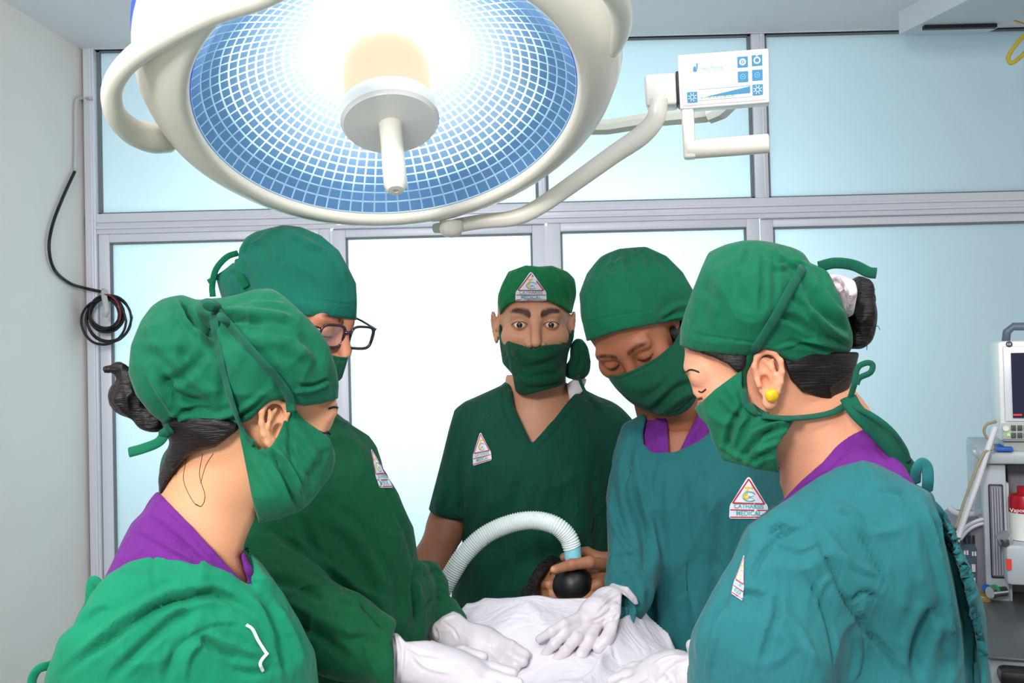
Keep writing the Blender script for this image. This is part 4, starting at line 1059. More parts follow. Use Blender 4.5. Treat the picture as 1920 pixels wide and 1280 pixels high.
st = [([(1132, 705), (1162, 710), (1230, 678), (1270, 640)], 2.5, -2), ([(1300, 715), (1262, 735), (1215, 772)], 7, -7), ([(1302, 730), (1270, 748), (1232, 780)], 6, 6), ([(1285, 700), (1255, 722), (1205, 765)], 6, 4), ([(1168, 748), (1220, 752), (1262, 728)], 8, 4), ([(1296, 690), (1280, 705)], 5, -4), ([(1150, 720), (1200, 730), (1260, 700)], 12, 3), ([(1308, 740), (1285, 762), (1262, 781)], 5, -5)]
VQ = grow(S, bounds([(1220, 700, 1.80)], .16), .0022, st, [(14, .004, 42, (1, 1, 1))], 1)
skinobj('mask', VQ, M['mask_dark'], root)
# blouse and gown
S = Sdf().u(ch([(1200, 860, 1.90, 60), (1290, 830, 1.93, 82), (1400, 860, 1.92, 60)], .04)).u(ell(1290, 900, 1.90, 110, 110, .10), .04)
S.s(Sdf().u(poly([(1240, 700), (1250, 770), (1254, 850), (1262, 856), (1276, 842), (1296, 800), (1312, 770), (1310, 700)])).i(zless(1.92), .01), .004)
S.i(poly([(1205, 760), (1212, 775), (1206, 815), (1206, 870), (1330, 870), (1335, 800), (1330, 770), (1300, 740), (1250, 740)]), .004)
skinobj('blouse', grow(S, bounds([(1265, 820, 1.88)], .16), .003, [([(1232, 780), (1236, 840)], 5, 3), ([(1312, 790), (1290, 835)], 4, 3)], [(20, .003, 45, (1, .5, 1))]), M['purple'], root)
S = Sdf().u(ch([(1195, 850, 1.90, 62), (1300, 830, 1.92, 88), (1420, 860, 1.92, 70)], .04)).u(ell(1300, 960, 1.88, 160, 170, .14), .05)
S.u(ch([(1310, 950, 1.88, 150), (1325, 1150, 1.86, 155), (1330, 1400, 1.86, 165), (1340, 1900, 1.86, 185)], .04, .8), .05)
S.u(ch([(1195, 880, 1.88, 60), (1188, 980, 1.83, 58), (1182, 1060, 1.76, 52), (1180, 1110, 1.70, 38), (1176, 1140, 1.67, 31)], .03), .035)
S.u(ch([(1420, 880, 1.90, 64), (1462, 1080, 1.84, 58), (1425, 1165, 1.74, 38)], .03), .035)
P4 = [(1214, 768), (1190, 771), (1168, 792), (1156, 834), (1141, 900), (1136, 932), (1139, 971), (1141, 1036), (1136, 1074), (1122, 1100), (1150, 1112), (1160, 1140), (1158, 1184), (1184, 1190), (1217, 1220), (1222, 1300), (1218, 1900), (1580, 1900), (1560, 1000), (1520, 860), (1440, 810), (1334, 790), (1320, 760)]
S.i(poly(P4), .010)
S.s(Sdf().u(poly([(1200, 700), (1214, 773), (1206, 812), (1208, 838), (1225, 850), (1266, 848), (1310, 828), (1336, 806), (1336, 700)])).i(zless(1.96), .01), .006)
st = [([(1204, 775), (1196, 815), (1200, 845), (1222, 862), (1268, 860), (1320, 838)], 3, -2.5), ([(1178, 830), (1182, 920), (1210, 1010), (1205, 1090)], 9, -9), ([(1198, 870), (1215, 960), (1232, 1060), (1235, 1180)], 9, 7), ([(1250, 900), (1258, 1000), (1262, 1150)], 12, 6), ([(1275, 880), (1290, 980), (1285, 1200)], 10, -6),
      ([(1150, 900), (1158, 960), (1180, 1020)], 7, -6), ([(1146, 960), (1165, 1010), (1200, 1050)], 6, 5), ([(1150, 1050), (1180, 1040), (1205, 1058)], 5, -6), ([(1140, 1082), (1170, 1070), (1205, 1085)], 5, 6), ([(1150, 1100), (1180, 1088), (1200, 1104)], 4, -5), ([(1240, 870), (1228, 920), (1236, 980)], 6, 4), ([(1330, 900), (1330, 1000), (1310, 1160)], 13, 6), ([(1205, 900), (1222, 985)], 4, -4), ([(1215, 1100), (1225, 1150), (1222, 1200)], 8, -7), ([(1300, 860), (1320, 900)], 8, -4), ([(1185, 800), (1170, 850), (1160, 900)], 6, 4)]
VQ = grow(S, (np.array([.12, .09, 1.55]), np.array([.62, 1.30, 2.16])), .004, st, [(8, .014, 51, (1, .4, 1)), (18, .005, 52, (1, .5, 1))], 1)
gown = skinobj('gown', VQ, M['gown_teal_dark'], root); B4 = bvh(VQ)
badge(gown, B4, [(1368, 891), (1440, 897), (1441, 972), (1367, 972)])
cuffS = Sdf().u(ch([(1182, 1122, 1.70, 38), (1172, 1150, 1.66, 33), (1163, 1168, 1.64, 31)], .02)).i(poly([(1150, 1100), (1196, 1128), (1194, 1150), (1188, 1172), (1176, 1184), (1150, 1184)]), .008)
skinobj('knit_cuff', grow(cuffS, bounds([(1172, 1148, 1.66)], .08), .002, [([(1176, 1120), (1182, 1150), (1174, 1180)], 2.5, -4), ([(1186, 1125), (1189, 1150), (1182, 1176)], 2.5, 4), ([(1168, 1122), (1174, 1150), (1168, 1180)], 2.5, 4)], [(60, .006, 55, (1, .4, 1))]), M['gown_teal'], gown)
G = hand([(1172, 1130, 1.66, 33), (1142, 1140, 1.62, 36), (1118, 1154, 1.585, 31), (1096, 1164, 1.565, 21)],
    [[(1092, 1156, 1.565, 12.5), (1058, 1170, 1.535, 10), (1034, 1184, 1.525, 9), (1011, 1198, 1.53, 7.8)],
     [(1090, 1167, 1.56, 12.5), (1060, 1186, 1.53, 10.5), (1038, 1208, 1.52, 9.5), (1020, 1228, 1.525, 8.2)],
     [(1102, 1174, 1.56, 13), (1082, 1196, 1.53, 11), (1060, 1220, 1.515, 9.8), (1038, 1241, 1.515, 8.6)],
     [(1118, 1174, 1.565, 13), (1106, 1200, 1.535, 11.5), (1090, 1226, 1.52, 10.2), (1074, 1246, 1.515, 9)],
     [(1152, 1150, 1.58, 20), (1148, 1178, 1.55, 14), (1136, 1200, 1.535, 13), (1122, 1214, 1.53, 11)]], .003, .015)
G.u(ch([(1172, 1108, 1.66, 26), (1186, 1128, 1.67, 30)], .02), .02).i(poly([(1000, 1080), (1142, 1090), (1162, 1097), (1178, 1100), (1194, 1120), (1197, 1132), (1190, 1134), (1176, 1120), (1166, 1112), (1164, 1150), (1156, 1184), (1150, 1300), (1000, 1300)]), .003)
VQ = grow(G, bounds([(1040, 1200, 1.5), (1170, 1120, 1.68)], .07), .0016, [([(1165, 1115), (1140, 1130), (1120, 1150)], 3, -2), ([(1160, 1130), (1130, 1155), (1110, 1165)], 2.5, -2), ([(1150, 1105), (1125, 1125)], 2.5, 2), ([(1130, 1165), (1150, 1160), (1160, 1150)], 2.5, -2.5)], [(45, .0012, 57, (1, 1, .4))])
skinobj('glove', VQ, M['glove'], root)
VQ = grow(hand([(1400, 1190, 1.72, 30), (1360, 1210, 1.68, 32), (1330, 1222, 1.66, 26)], [[(1330, 1205 + 9 * k, 1.66, 12), (1296 + 3 * k, 1208 + 10 * k, 1.64, 10)] for k in range(4)] + [[(1375, 1195, 1.66, 16), (1350, 1188, 1.62, 12)]]), bounds([(1350, 1210, 1.68)], .09), .0025)
skinobj('glove', VQ, M['glove'], root)
shoes(root, 1310, 1400, 1.92)
# ================================================================= woman with spectacles, left rear
root = person(540, 1.62, 'person in a dark green gown and spectacles, leaning over the sheet at left rear')
hd = Head(578, 592, 1.58, 54, 18, 3)
head = hd.sdf(eyes='closed', nose=.95)
body = Sdf().u(head).u(ch([(555, 640, 1.64, 62), (530, 720, 1.68, 62), (520, 790, 1.70, 75)], .03), .02)
low = Sdf().u(body).u(ch([(400, 860, 1.62, 60), (530, 810, 1.68, 70), (670, 850, 1.72, 55)], .04), .04).u(ch([(540, 900, 1.68, 150), (550, 1150, 1.66, 150), (545, 1330, 1.66, 160)], .04, .8), .05)
low.u(ch([(410, 880, 1.58, 60), (490, 1120, 1.45, 52), (730, 1232, 1.37, 30)], .03), .03).u(ch([(680, 880, 1.72, 50), (760, 1070, 1.72, 42), (838, 1165, 1.62, 28)], .03), .03)
legs(low, 470, 610, 1.66)
body.i(poly([(400, 430), (640, 480), (662, 560), (666, 598), (663, 616), (655, 632), (657, 645), (661, 655), (658, 667), (648, 672), (642, 690), (632, 712), (600, 740), (640, 900), (400, 900)]), .003)
VQh = grow(Sdf().u(body), bounds([(585, 590, 1.58), (530, 760, 1.68)], .13), .0017)
low.i(inset(poly([(253, 960), (258, 900), (330, 825), (520, 770), (600, 752), (636, 780), (691, 817), (718, 881), (757, 952), (780, 1023), (783, 1052), (820, 1055), (843, 1117), (860, 1146), (842, 1180), (790, 1225), (780, 1290), (760, 3600), (330, 3600), (245, 1300)]), .010), .004)
VQl = grow(low, (np.array([-.60, .12, 1.25]), np.array([0.0, 1.62, 1.95])), .0065)
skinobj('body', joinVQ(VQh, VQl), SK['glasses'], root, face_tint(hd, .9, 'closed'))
S = Sdf().u(ell(560, 522, 1.60, 108, 104, .10)).u(ell(480, 520, 1.63, 74, 82, .08), .04).u(hd.ell((0, .012, .040), (.084, .104, .092)), .02)
S.i(poly([(405, 522), (420, 506), (447, 489), (449, 466), (461, 445), (480, 432), (499, 426), (527, 420), (564, 426), (602, 442), (635, 470), (653, 503), (667, 531), (669, 565), (668, 600), (630, 595), (569, 590), (500, 600), (430, 620), (415, 560)]), .006)
st = [([(505, 432), (470, 455), (455, 480)], 4, -4), ([(520, 428), (480, 450), (462, 490)], 5, 4), ([(540, 432), (565, 450), (590, 462), (606, 468)], 6, 5), ([(560, 432), (590, 440), (620, 468), (645, 510)], 7, -5), ([(606, 455), (635, 492), (652, 520)], 6, 4), ([(452, 480), (462, 520), (470, 560)], 7, -5), ([(425, 512), (450, 520), (462, 545)], 6, -4), ([(480, 440), (500, 475), (505, 520)], 8, -3), ([(560, 560), (620, 566), (666, 572)], 1.8, -1.5), ([(525, 440), (528, 470), (524, 500)], 6, -3)]
VQ = grow(S, bounds([(540, 520, 1.60)], .15), .0024, st, [(13, .006, 61, (1, .7, 1)), (28, .0018, 63, (1, .8, 1))], 1)
cap = skinobj('cap', VQ, M['cap_dark'], root); B = bvh(VQ)
strap('cap_tie', cap, M['cap'], B, [(446, 474, 1.57), (425, 482, 1.56), (405, 505, 1.56), (398, 535, 1.57), (399, 556, 1.57)], .005, flat=.35)
strap('cap_tie', cap, M['cap'], B, [(448, 486, 1.555), (446, 500, 1.54), (452, 520, 1.53), (462, 538, 1.53)], .0065, flat=.3)
strap('cap_tie', cap, M['cap_dark'], B, [(440, 496, 1.57), (415, 515, 1.57), (390, 528, 1.57)], .004, flat=.4)
S = Sdf().u(hd.ell((0, -.016, -.045), (.074, .082, .088))).u(hd.ell((0, -.086, -.050), (.030, .028, .032)), .045).u(hd.ell((0, -.035, -.11), (.05, .05, .03)), .05)
S.i(poly([(560, 640), (600, 658), (622, 666), (640, 669), (653, 669), (647, 690), (641, 709), (628, 720), (600, 735), (560, 735), (530, 690), (530, 640)]), .003)
skinobj('mask', grow(S, bounds([(595, 690, 1.54)], .12), .0024, [([(620, 672), (640, 676), (650, 676)], 2.5, -2)], [(14, .004, 66, (1, 1, 1))], 1), M['mask_dark'], root)
# spectacles
gl = Sdf(); b = MB(); lensb = []
for x in (-1, 1):
    c = (x * .0315, -.093, -.002); ringp = []
    for a in np.linspace(0, 2 * math.pi, 29)[:-1]:
        ca, sa = math.cos(a), math.sin(a); e = .55
        ringp.append(Vector(c2w(hd.cam((c[0] + .0245 * abs(ca) ** e * (1 if ca > 0 else -1), c[1] + .10 * (abs(c[0] + .0275 * ca) - .02) ** 1.0 * .12, c[2] + .0175 * abs(sa) ** e * (1 if sa > 0 else -1) + (.001 if sa > 0 else 0))))))
    b.tube(ringp, .0021, 8, closed=True, flat=1.3); lensb.append(ringp)
b.tube([Vector(c2w(hd.cam(p))) for p in ((-.008, -.093, .005), (0, -.097, .007), (.008, -.093, .005))], .0028, 8)
spec = b.build('spectacles', M['frame'], root, smooth=True)
for x in (-1, 1):
    t = MB(); t.tube([Vector(c2w(hd.cam(p))) for p in ((x * .055, -.092, .010), (x * .068, -.084, .011), (x * .078, -.04, .010), (x * .082, .012, .008), (x * .081, .028, -.012))], .0024, 8, flat=.6); t.build('temple_arm', M['frame'], spec, smooth=True)
for r in lensb:
    t = MB(); t.face(r); o = t.build('spectacle_lens', M['lensclear'], spec)
# gown
S = Sdf().u(ch([(390, 860, 1.60, 72), (520, 800, 1.66, 90), (672, 850, 1.72, 70)], .05)).u(ell(540, 960, 1.62, 215, 190, .17), .06)
S.u(ch([(530, 960, 1.62, 190), (565, 1150, 1.60, 236), (570, 1350, 1.60, 245), (550, 2000, 1.62, 200)], .05, .75), .06)
S.u(ch([(680, 880, 1.72, 60), (760, 1060, 1.72, 62), (810, 1110, 1.68, 46), (842, 1160, 1.62, 34)], .03), .02)
S.i(poly([(253, 960), (258, 900), (285, 862), (330, 825), (420, 790), (520, 770), (600, 752), (636, 780), (657, 796), (691, 817), (706, 838), (718, 881), (746, 924), (757, 952), (775, 988), (780, 1023), (783, 1052), (800, 1050), (820, 1055), (840, 1088), (843, 1117), (852, 1138), (860, 1146), (842, 1160), (815, 1176), (802, 1192), (800, 1235), (790, 1500), (770, 2100), (330, 2100), (245, 1300), (250, 1100)]), .010)
sl = Sdf().u(ch([(400, 900, 1.56, 84), (440, 1050, 1.48, 88), (520, 1130, 1.42, 84), (640, 1190, 1.38, 66), (742, 1232, 1.36, 50), (765, 1238, 1.36, 50)], .04))
sl.i(poly([(253, 960), (258, 900), (330, 825), (600, 760), (780, 1000), (742, 1172), (733, 1205), (736, 1290), (744, 1500), (200, 1500)]), .006); S.u(sl, .018)
S.s(Sdf().u(ell(560, 735, 1.64, 70, 48, .09)), .01)
st = [([(500, 1000), (560, 1030), (640, 1095), (700, 1150), (735, 1190)], 8, -14), ([(470, 1000), (540, 1020), (600, 1060), (650, 1110)], 9, 7), ([(610, 1110), (660, 1115), (700, 1130), (722, 1160)], 7, -8), ([(480, 1080), (560, 1100), (620, 1130)], 10, -8), ([(600, 1150), (640, 1120), (690, 1140)], 6, 7), ([(560, 960), (580, 1010), (600, 1060)], 9, -5),
      ([(782, 1050), (776, 1100), (782, 1180)], 5, -10), ([(790, 1080), (815, 1068), (838, 1085)], 4, -5), ([(800, 1110), (820, 1100), (842, 1112)], 4, 5), ([(790, 1150), (815, 1120), (845, 1135)], 4, -5), ([(690, 820), (720, 900), (765, 1010), (775, 1060)], 5, -5), ([(650, 800), (690, 880), (730, 960)], 8, 3), ([(600, 960), (660, 1000), (700, 1060), (720, 1120)], 14, 5), ([(480, 980), (420, 1020), (380, 1060)], 10, -6),
      ([(640, 1200), (680, 1195), (725, 1205)], 6, -6), ([(540, 1170), (600, 1190), (660, 1240)], 9, -8), ([(530, 1120), (600, 1160), (700, 1200)], 9, 6)]
VQ = grow(S, (np.array([-.64, .06, 1.2]), np.array([.02, 1.30, 1.95])), .0042, st, [(7, .014, 71, (1, .5, 1)), (17, .006, 72, (1, .6, 1))], 1)
gown = skinobj('gown', VQ, M['gown_green'], root); B = bvh(VQ)
badge(gown, B, [(686, 843), (706, 840), (737, 914), (712, 914)])
S = ch([(832, 1150, 1.64, 33), (848, 1168, 1.60, 29)], .02)
skinobj('knit_cuff', grow(S, bounds([(845, 1160, 1.62)], .06), .0022, (), [(50, .004, 73, (1, 1, 1))]), M['gown_green'], gown)
G = hand([(826, 1166, 1.60, 31), (858, 1188, 1.575, 34), (900, 1206, 1.55, 32), (925, 1214, 1.54, 26)],
    [[(925, 1198, 1.54, 14), (958, 1212, 1.52, 12), (985, 1226, 1.51, 9.5)], [(930, 1210, 1.53, 14), (955, 1226, 1.51, 12), (980, 1240, 1.50, 10)],
     [(925, 1222, 1.53, 14), (945, 1238, 1.51, 12), (966, 1252, 1.50, 10)], [(915, 1230, 1.53, 13), (930, 1246, 1.51, 11), (945, 1262, 1.50, 9.5)], [(880, 1195, 1.55, 18), (905, 1232, 1.52, 14), (925, 1248, 1.50, 11)]], .006)
G.u(ch([(814, 1162, 1.61, 36), (832, 1160, 1.61, 34)], .01), .01).i(poly([(802, 1185), (812, 1170), (830, 1155), (850, 1145), (862, 1150), (880, 1165), (1050, 1200), (1050, 1300), (808, 1300)]), .004)
st = [([(830, 1165), (850, 1180), (860, 1200)], 2.5, -2), ([(850, 1160), (870, 1180)], 2.5, -2), ([(815, 1176), (820, 1195), (812, 1210)], 2.5, -3), ([(822, 1168), (838, 1158), (856, 1152)], 2.2, 2.5)]
skinobj('glove', grow(G, bounds([(810, 1170, 1.6), (980, 1250, 1.5)], .06), .0017, st, [(45, .0012, 75, (1, 1, .5))]), M['glove'], root)
G = hand([(752, 1232, 1.37, 46), (800, 1250, 1.36, 42), (850, 1262, 1.355, 38), (885, 1268, 1.35, 33)],
    [[(885, 1248, 1.36, 16), (925, 1254, 1.36, 13), (962, 1262, 1.355, 10)], [(890, 1262, 1.35, 16), (932, 1272, 1.34, 13), (972, 1280, 1.33, 10)],
     [(885, 1278, 1.34, 16), (925, 1290, 1.33, 13), (960, 1300, 1.31, 10)], [(875, 1290, 1.33, 15), (910, 1306, 1.31, 12), (940, 1316, 1.30, 10)], [(830, 1238, 1.38, 20), (868, 1226, 1.38, 15), (905, 1232, 1.38, 11)]], .006)
G.i(poly([(731, 1176), (742, 1182), (760, 1203), (800, 1200), (1100, 1220), (1100, 1400), (720, 1400), (734, 1285), (737, 1230)]), .004)
st = [([(745, 1190), (755, 1215), (752, 1260)], 3, -3), ([(760, 1210), (790, 1225), (830, 1230)], 4, -2), ([(770, 1220), (800, 1250), (850, 1262)], 4, 2), ([(850, 1245), (880, 1260)], 3, -2.5), ([(738, 1182), (746, 1215), (745, 1275)], 2.5, 3)]
skinobj('glove', grow(G, bounds([(750, 1230, 1.35), (950, 1310, 1.27)], .07), .0018, st, [(40, .0014, 76, (1, 1, .5))]), M['glove'], root)
shoes(root, 470, 610, 1.66)

# ================================================================= woman at left front
root = person(340, 1.2, 'person in a bright green gown over purple, in the left foreground')
hd = Head(490, 778, 1.2, 112, 13, 0, 1.02, -.020)
head = hd.sdf(eyes='closed', nose=.7, ear=.6)
body = Sdf().u(head).u(ch([(430, 860, 1.20, 78), (400, 940, 1.20, 82), (385, 1020, 1.20, 92), (370, 1120, 1.20, 120)], .03), .03)
low = Sdf().u(body).u(ch([(250, 1190, 1.16, 80), (370, 1130, 1.2, 100), (470, 1190, 1.27, 70)], .04), .04).u(ch([(345, 1250, 1.2, 190), (340, 1600, 1.2, 190), (340, 1900, 1.2, 205)], .05, .8), .05)
low.u(ch([(240, 1220, 1.14, 80), (300, 1600, 1.10, 66), (520, 1620, 1.22, 44)], .03), .03).u(ch([(480, 1230, 1.28, 70), (560, 1500, 1.30, 60), (700, 1480, 1.34, 40)], .03), .03)
low.u(hand([(520, 1620, 1.22, 44), (575, 1625, 1.22, 46)], [[(600, 1595 + 20 * k, 1.22, 16), (660, 1592 + 24 * k, 1.22, 12)] for k in range(4)] + [[(570, 1590, 1.2, 20), (610, 1560, 1.2, 14)]]), .01)
legs(low, 270, 420, 1.2)
body.i(poly([(200, 500), (600, 560), (634, 720), (636, 765), (632, 778), (624, 795), (614, 812), (611, 830), (617, 848), (618, 862), (600, 890), (570, 930), (540, 945), (485, 955), (472, 985), (460, 1012), (453, 1045), (462, 1070), (478, 1110), (480, 1260), (150, 1260), (290, 920), (320, 840)]), .010)
VQh = grow(body, bounds([(488, 785, 1.2), (400, 1080, 1.2)], .12), .0016)
VQl = grow(low, (np.array([-.62, .33, .85]), np.array([-.10, 1.62, 1.5])), .007)
skinobj('body', joinVQ(VQh, VQl), SK['left'], root, face_tint(hd, 1, 'closed'))
S = Sdf().u(ell(515, 680, 1.19, 124, 140, .098)).u(ell(352, 688, 1.20, 116, 136, .10), .035).u(hd.ell((0, .015, .040), (.086, .106, .094)), .02)
S.i(poly([(241, 700), (246, 648), (264, 602), (285, 572), (302, 557), (322, 552), (342, 549), (353, 556), (368, 562), (384, 561), (400, 550), (442, 537), (480, 535), (508, 538), (536, 559), (578, 597), (600, 622), (616, 648), (630, 690), (635, 722), (634, 747), (600, 757), (570, 761), (545, 757), (530, 748), (508, 752), (490, 765), (470, 786), (442, 798), (418, 806), (391, 811), (344, 814), (316, 801), (283, 775), (255, 740)]), .006)
st = [([(395, 560), (388, 590), (392, 620), (402, 660)], 11, -16), ([(342, 552), (350, 585), (372, 612), (395, 622)], 6, -9), ([(332, 556), (342, 590), (365, 622)], 6, 7), ([(400, 575), (440, 560), (500, 552), (540, 562)], 8, -6), ([(405, 590), (450, 585), (510, 590), (556, 600)], 8, 6), ([(412, 600), (455, 598), (500, 608)], 6, -7), ([(410, 610), (470, 650), (520, 700), (530, 745)], 10, -4),
      ([(400, 640), (415, 700), (420, 760)], 9, -6), ([(390, 650), (350, 700), (300, 720)], 10, -5), ([(260, 640), (310, 660), (370, 720), (400, 745)], 10, 5), ([(300, 700), (330, 740), (390, 760)], 8, -8), ([(275, 690), (320, 760), (345, 790)], 8, 7), ([(330, 800), (400, 795), (450, 780), (500, 740)], 4, -4), ([(320, 775), (390, 785), (450, 768), (510, 728)], 6, 4),
      ([(560, 620), (590, 660), (600, 700)], 10, -4), ([(630, 705), (590, 722), (555, 722)], 4, -4), ([(625, 715), (580, 732), (545, 735)], 3, 4), ([(420, 570), (470, 545)], 5, 4), ([(310, 800), (350, 770), (400, 768)], 5, -5), ([(450, 640), (520, 640), (600, 680)], 12, 4), ([(270, 600), (300, 640), (370, 650)], 12, 5)]
VQ = grow(S, bounds([(440, 680, 1.19)], .17), .0024, st, [(12, .006, 81, (1, 1, 1)), (26, .002, 83, (1, 1, 1))], 1)
cap = skinobj('cap', VQ, M['cap'], root); Bc = bvh(VQ)
S = Sdf().u(ell(396, 572, 1.12, 20, 12, .012, 20)).u(ell(420, 598, 1.105, 16, 8, .010, 45), .006)
knot = skinobj('cap_knot', grow(S, bounds([(405, 585, 1.11)], .04), .0016, (), [(70, .003, 84, (1, 1, 1))]), M['tie'], cap)
nb = Sdf().u(ell(330, 800, 1.14, 22, 12, .012, 20)).u(ell(310, 812, 1.13, 12, 10, .010), .006)
skinobj('cap_knot', grow(nb, bounds([(322, 805, 1.13)], .04), .0016, (), [(70, .003, 85, (1, 1, 1))]), M['tie'], cap)
strap('cap_tie', cap, M['cap'], None, [(312, 808, 1.13), (298, 828, 1.12), (270, 840, 1.12), (242, 848, 1.12)], .006, flat=.4)
# hair and bun
S = Sdf().u(hd.ell((0, .022, .020), (.0805, .102, .100))).u(ch([(420, 830, 1.20, 80), (380, 900, 1.2, 80)], .03), .03)
S.i(poly([(300, 790), (350, 780), (450, 790), (446, 806), (430, 818), (405, 838), (375, 845), (350, 856), (330, 880), (314, 905), (300, 935), (292, 900), (300, 860), (318, 830)], 0), .006)
hair = skinobj('hair', grow(S, bounds([(370, 850, 1.2)], .12), .0024, (), [(40, .003, 86, (.4, 1, 1))]), M['hair'], root)
S = Sdf().u(ell(250, 742, 1.22, 42, 40, .036)).u(ell(290, 782, 1.22, 34, 28, .03), .012).u(ch([(245, 715, 1.2, 16), (222, 690, 1.2, 9), (196, 693, 1.2, 4)], .01), .012)
skinobj('hair_bun', grow(S, bounds([(250, 745, 1.22)], .09), .0022, (), [(50, .006, 87, (1, .5, 1)), (110, .002, 88, (1, 1, 1))], 1), M['hair'], root)
b = MB()
for pts in ([(380, 850), (374, 890), (384, 928), (378, 948), (366, 944)], [(350, 860), (344, 900), (362, 940), (376, 950)], [(400, 850), (386, 872), (376, 905)]):
    b.tube(drape(bvh(VQh), pts, .0004, 8, 1.13), .00032, 5)
b.build('loose_hair', M['hair'], hair, smooth=True)
# mask
S = Sdf().u(hd.ell((0, -.018, -.045), (.075, .084, .094))).u(hd.ell((0, -.088, -.048), (.034, .032, .036)), .05).u(ell(525, 905, 1.17, 66, 66, .07), .04).u(hd.ell((-.06, -.02, -.02), (.028, .06, .06)), .02)
S.i(poly([(541, 744), (556, 770), (574, 790), (598, 806), (617, 822), (625, 842), (628, 862), (622, 886), (611, 904), (593, 928), (578, 946), (560, 960), (525, 972), (485, 980), (474, 940), (460, 870), (448, 812), (447, 800), (462, 806), (474, 826), (485, 844), (496, 842), (508, 836), (520, 818), (530, 796), (537, 770)]), .003)
st = [([(500, 842), (530, 880), (550, 925), (562, 958)], 6, -9), ([(515, 838), (545, 880), (565, 930)], 5, 7), ([(460, 815), (500, 850), (545, 890)], 4, 4), ([(545, 760), (545, 810), (548, 880)], 6, -4), ([(550, 790), (580, 840), (600, 870)], 9, 4), ([(530, 820), (560, 870), (590, 900)], 5, -3), ([(470, 850), (500, 900), (530, 955)], 10, 3), ([(616, 835), (590, 880), (566, 940)], 9, -3)]
VQ = grow(S, bounds([(540, 865, 1.17)], .13), .0022, st, [(12, .006, 89, (1, 1, 1)), (28, .0015, 90, (1, 1, 1))], 1)
mask = skinobj('mask', VQ, M['mask'], root); Bm = bvh(VQ)
strap('mask_tie', mask, M['tie'], Bc, [(404, 580), (440, 620), (482, 668), (520, 710), (541, 742), (546, 772)], .0062, off=.005, flat=.3)
strap('mask_tie', mask, M['tie'], Bc, [(400, 585), (408, 640), (420, 700), (440, 770), (458, 812), (475, 835)], .0068, off=.005, flat=.3)
b = MB(); Bv = bvh(VQh)
b.tube(drape(Bv, [(616, 766), (626, 763), (633, 764)], .0004, 6, 1.13), .0013, 6); b.build('eyebrow', M['hair'], root, smooth=True)
b = MB(); b.tube(drape(Bv, [(598, 808), (606, 812), (614, 810), (620, 814)], .0006, 6, 1.13), .0014, 6); b.build('eyelashes', M['hair'], root, smooth=True)
# blouse
S = Sdf().u(ch([(250, 1180, 1.17, 90), (360, 1100, 1.2, 130), (470, 1190, 1.24, 80)], .04)).u(ch([(395, 950, 1.2, 96), (365, 1060, 1.2, 125), (330, 1190, 1.18, 150)], .04), .04)
S.s(Sdf().u(poly([(289, 860), (289, 912), (300, 924), (342, 968), (394, 1024), (432, 1066), (461, 1096), (470, 1104), (456, 1060), (452, 1044), (458, 1000), (520, 900), (500, 840)])), .004)
S.i(poly([(289, 912), (269, 958), (246, 981), (230, 1011), (210, 1055), (188, 1100), (180, 1260), (500, 1260), (482, 1110), (480, 1078), (466, 1048), (456, 1028), (440, 1000), (300, 880)]), .006)
skinobj('blouse', grow(S, bounds([(340, 1060, 1.2)], .17), .003, [([(270, 960), (320, 1000), (400, 1070)], 5, -4), ([(250, 985), (310, 1020), (380, 1060)], 5, 4), ([(300, 940), (350, 990), (430, 1080)], 3, -2.5), ([(330, 1000), (350, 1030)], 4, -3)], [(16, .004, 91, (1, 1, 1))], 1), M['purple'], root)
# gown
S = Sdf().u(ch([(225, 1190, 1.14, 110), (350, 1150, 1.2, 150), (480, 1180, 1.28, 100)], .05)).u(ch([(345, 1260, 1.18, 235), (345, 1600, 1.18, 240), (340, 2100, 1.2, 240)], .05, .8), .06)
S.u(ch([(235, 1230, 1.12, 120), (280, 1500, 1.08, 110), (480, 1620, 1.2, 70)], .04), .04).u(ch([(490, 1230, 1.28, 90), (560, 1500, 1.3, 80), (660, 1480, 1.33, 55)], .03), .04)
S.i(poly([(189, 1096), (210, 1078), (230, 1062), (262, 1041), (295, 1029), (328, 1029), (371, 1043), (413, 1066), (440, 1084), (462, 1096), (474, 1100), (478, 1080), (472, 1052), (460, 1026), (476, 1040), (492, 1057), (512, 1084), (531, 1113), (550, 1148), (564, 1172), (590, 1221), (604, 1280), (612, 1400), (700, 1440), (700, 1560), (600, 1700), (600, 2600), (90, 2600), (60, 1500), (72, 1320), (85, 1268), (105, 1220), (113, 1197), (130, 1182), (144, 1172), (158, 1145), (170, 1115)]), .010)
st = [([(120, 1262), (200, 1200), (290, 1140), (370, 1117), (420, 1118), (470, 1150)], 8, -11), ([(150, 1225), (230, 1165), (320, 1112), (380, 1100)], 12, 9), ([(200, 1280), (270, 1210), (330, 1160), (360, 1150)], 9, -8), ([(288, 1040), (288, 1080), (294, 1120)], 4, -4), ([(345, 1200), (400, 1175), (455, 1172)], 4, -3), ([(375, 1190), (400, 1215), (450, 1240)], 7, -9), ([(395, 1185), (440, 1210), (500, 1230)], 7, 7), ([(310, 1280), (330, 1220), (360, 1190)], 9, -6),
      ([(345, 1280), (352, 1230), (380, 1200)], 6, 5), ([(490, 1120), (520, 1190), (545, 1280)], 8, -8), ([(510, 1120), (550, 1200), (570, 1280)], 7, 7), ([(460, 1110), (500, 1160), (520, 1210)], 8, 6), ([(430, 1250), (470, 1262), (520, 1250)], 8, -6), ([(300, 1100), (370, 1108), (420, 1105)], 6, -4), ([(240, 1060), (300, 1050), (370, 1065)], 6, 4), ([(150, 1180), (180, 1150), (210, 1140)], 8, -4), ([(550, 1170), (575, 1230), (590, 1280)], 6, -5)]
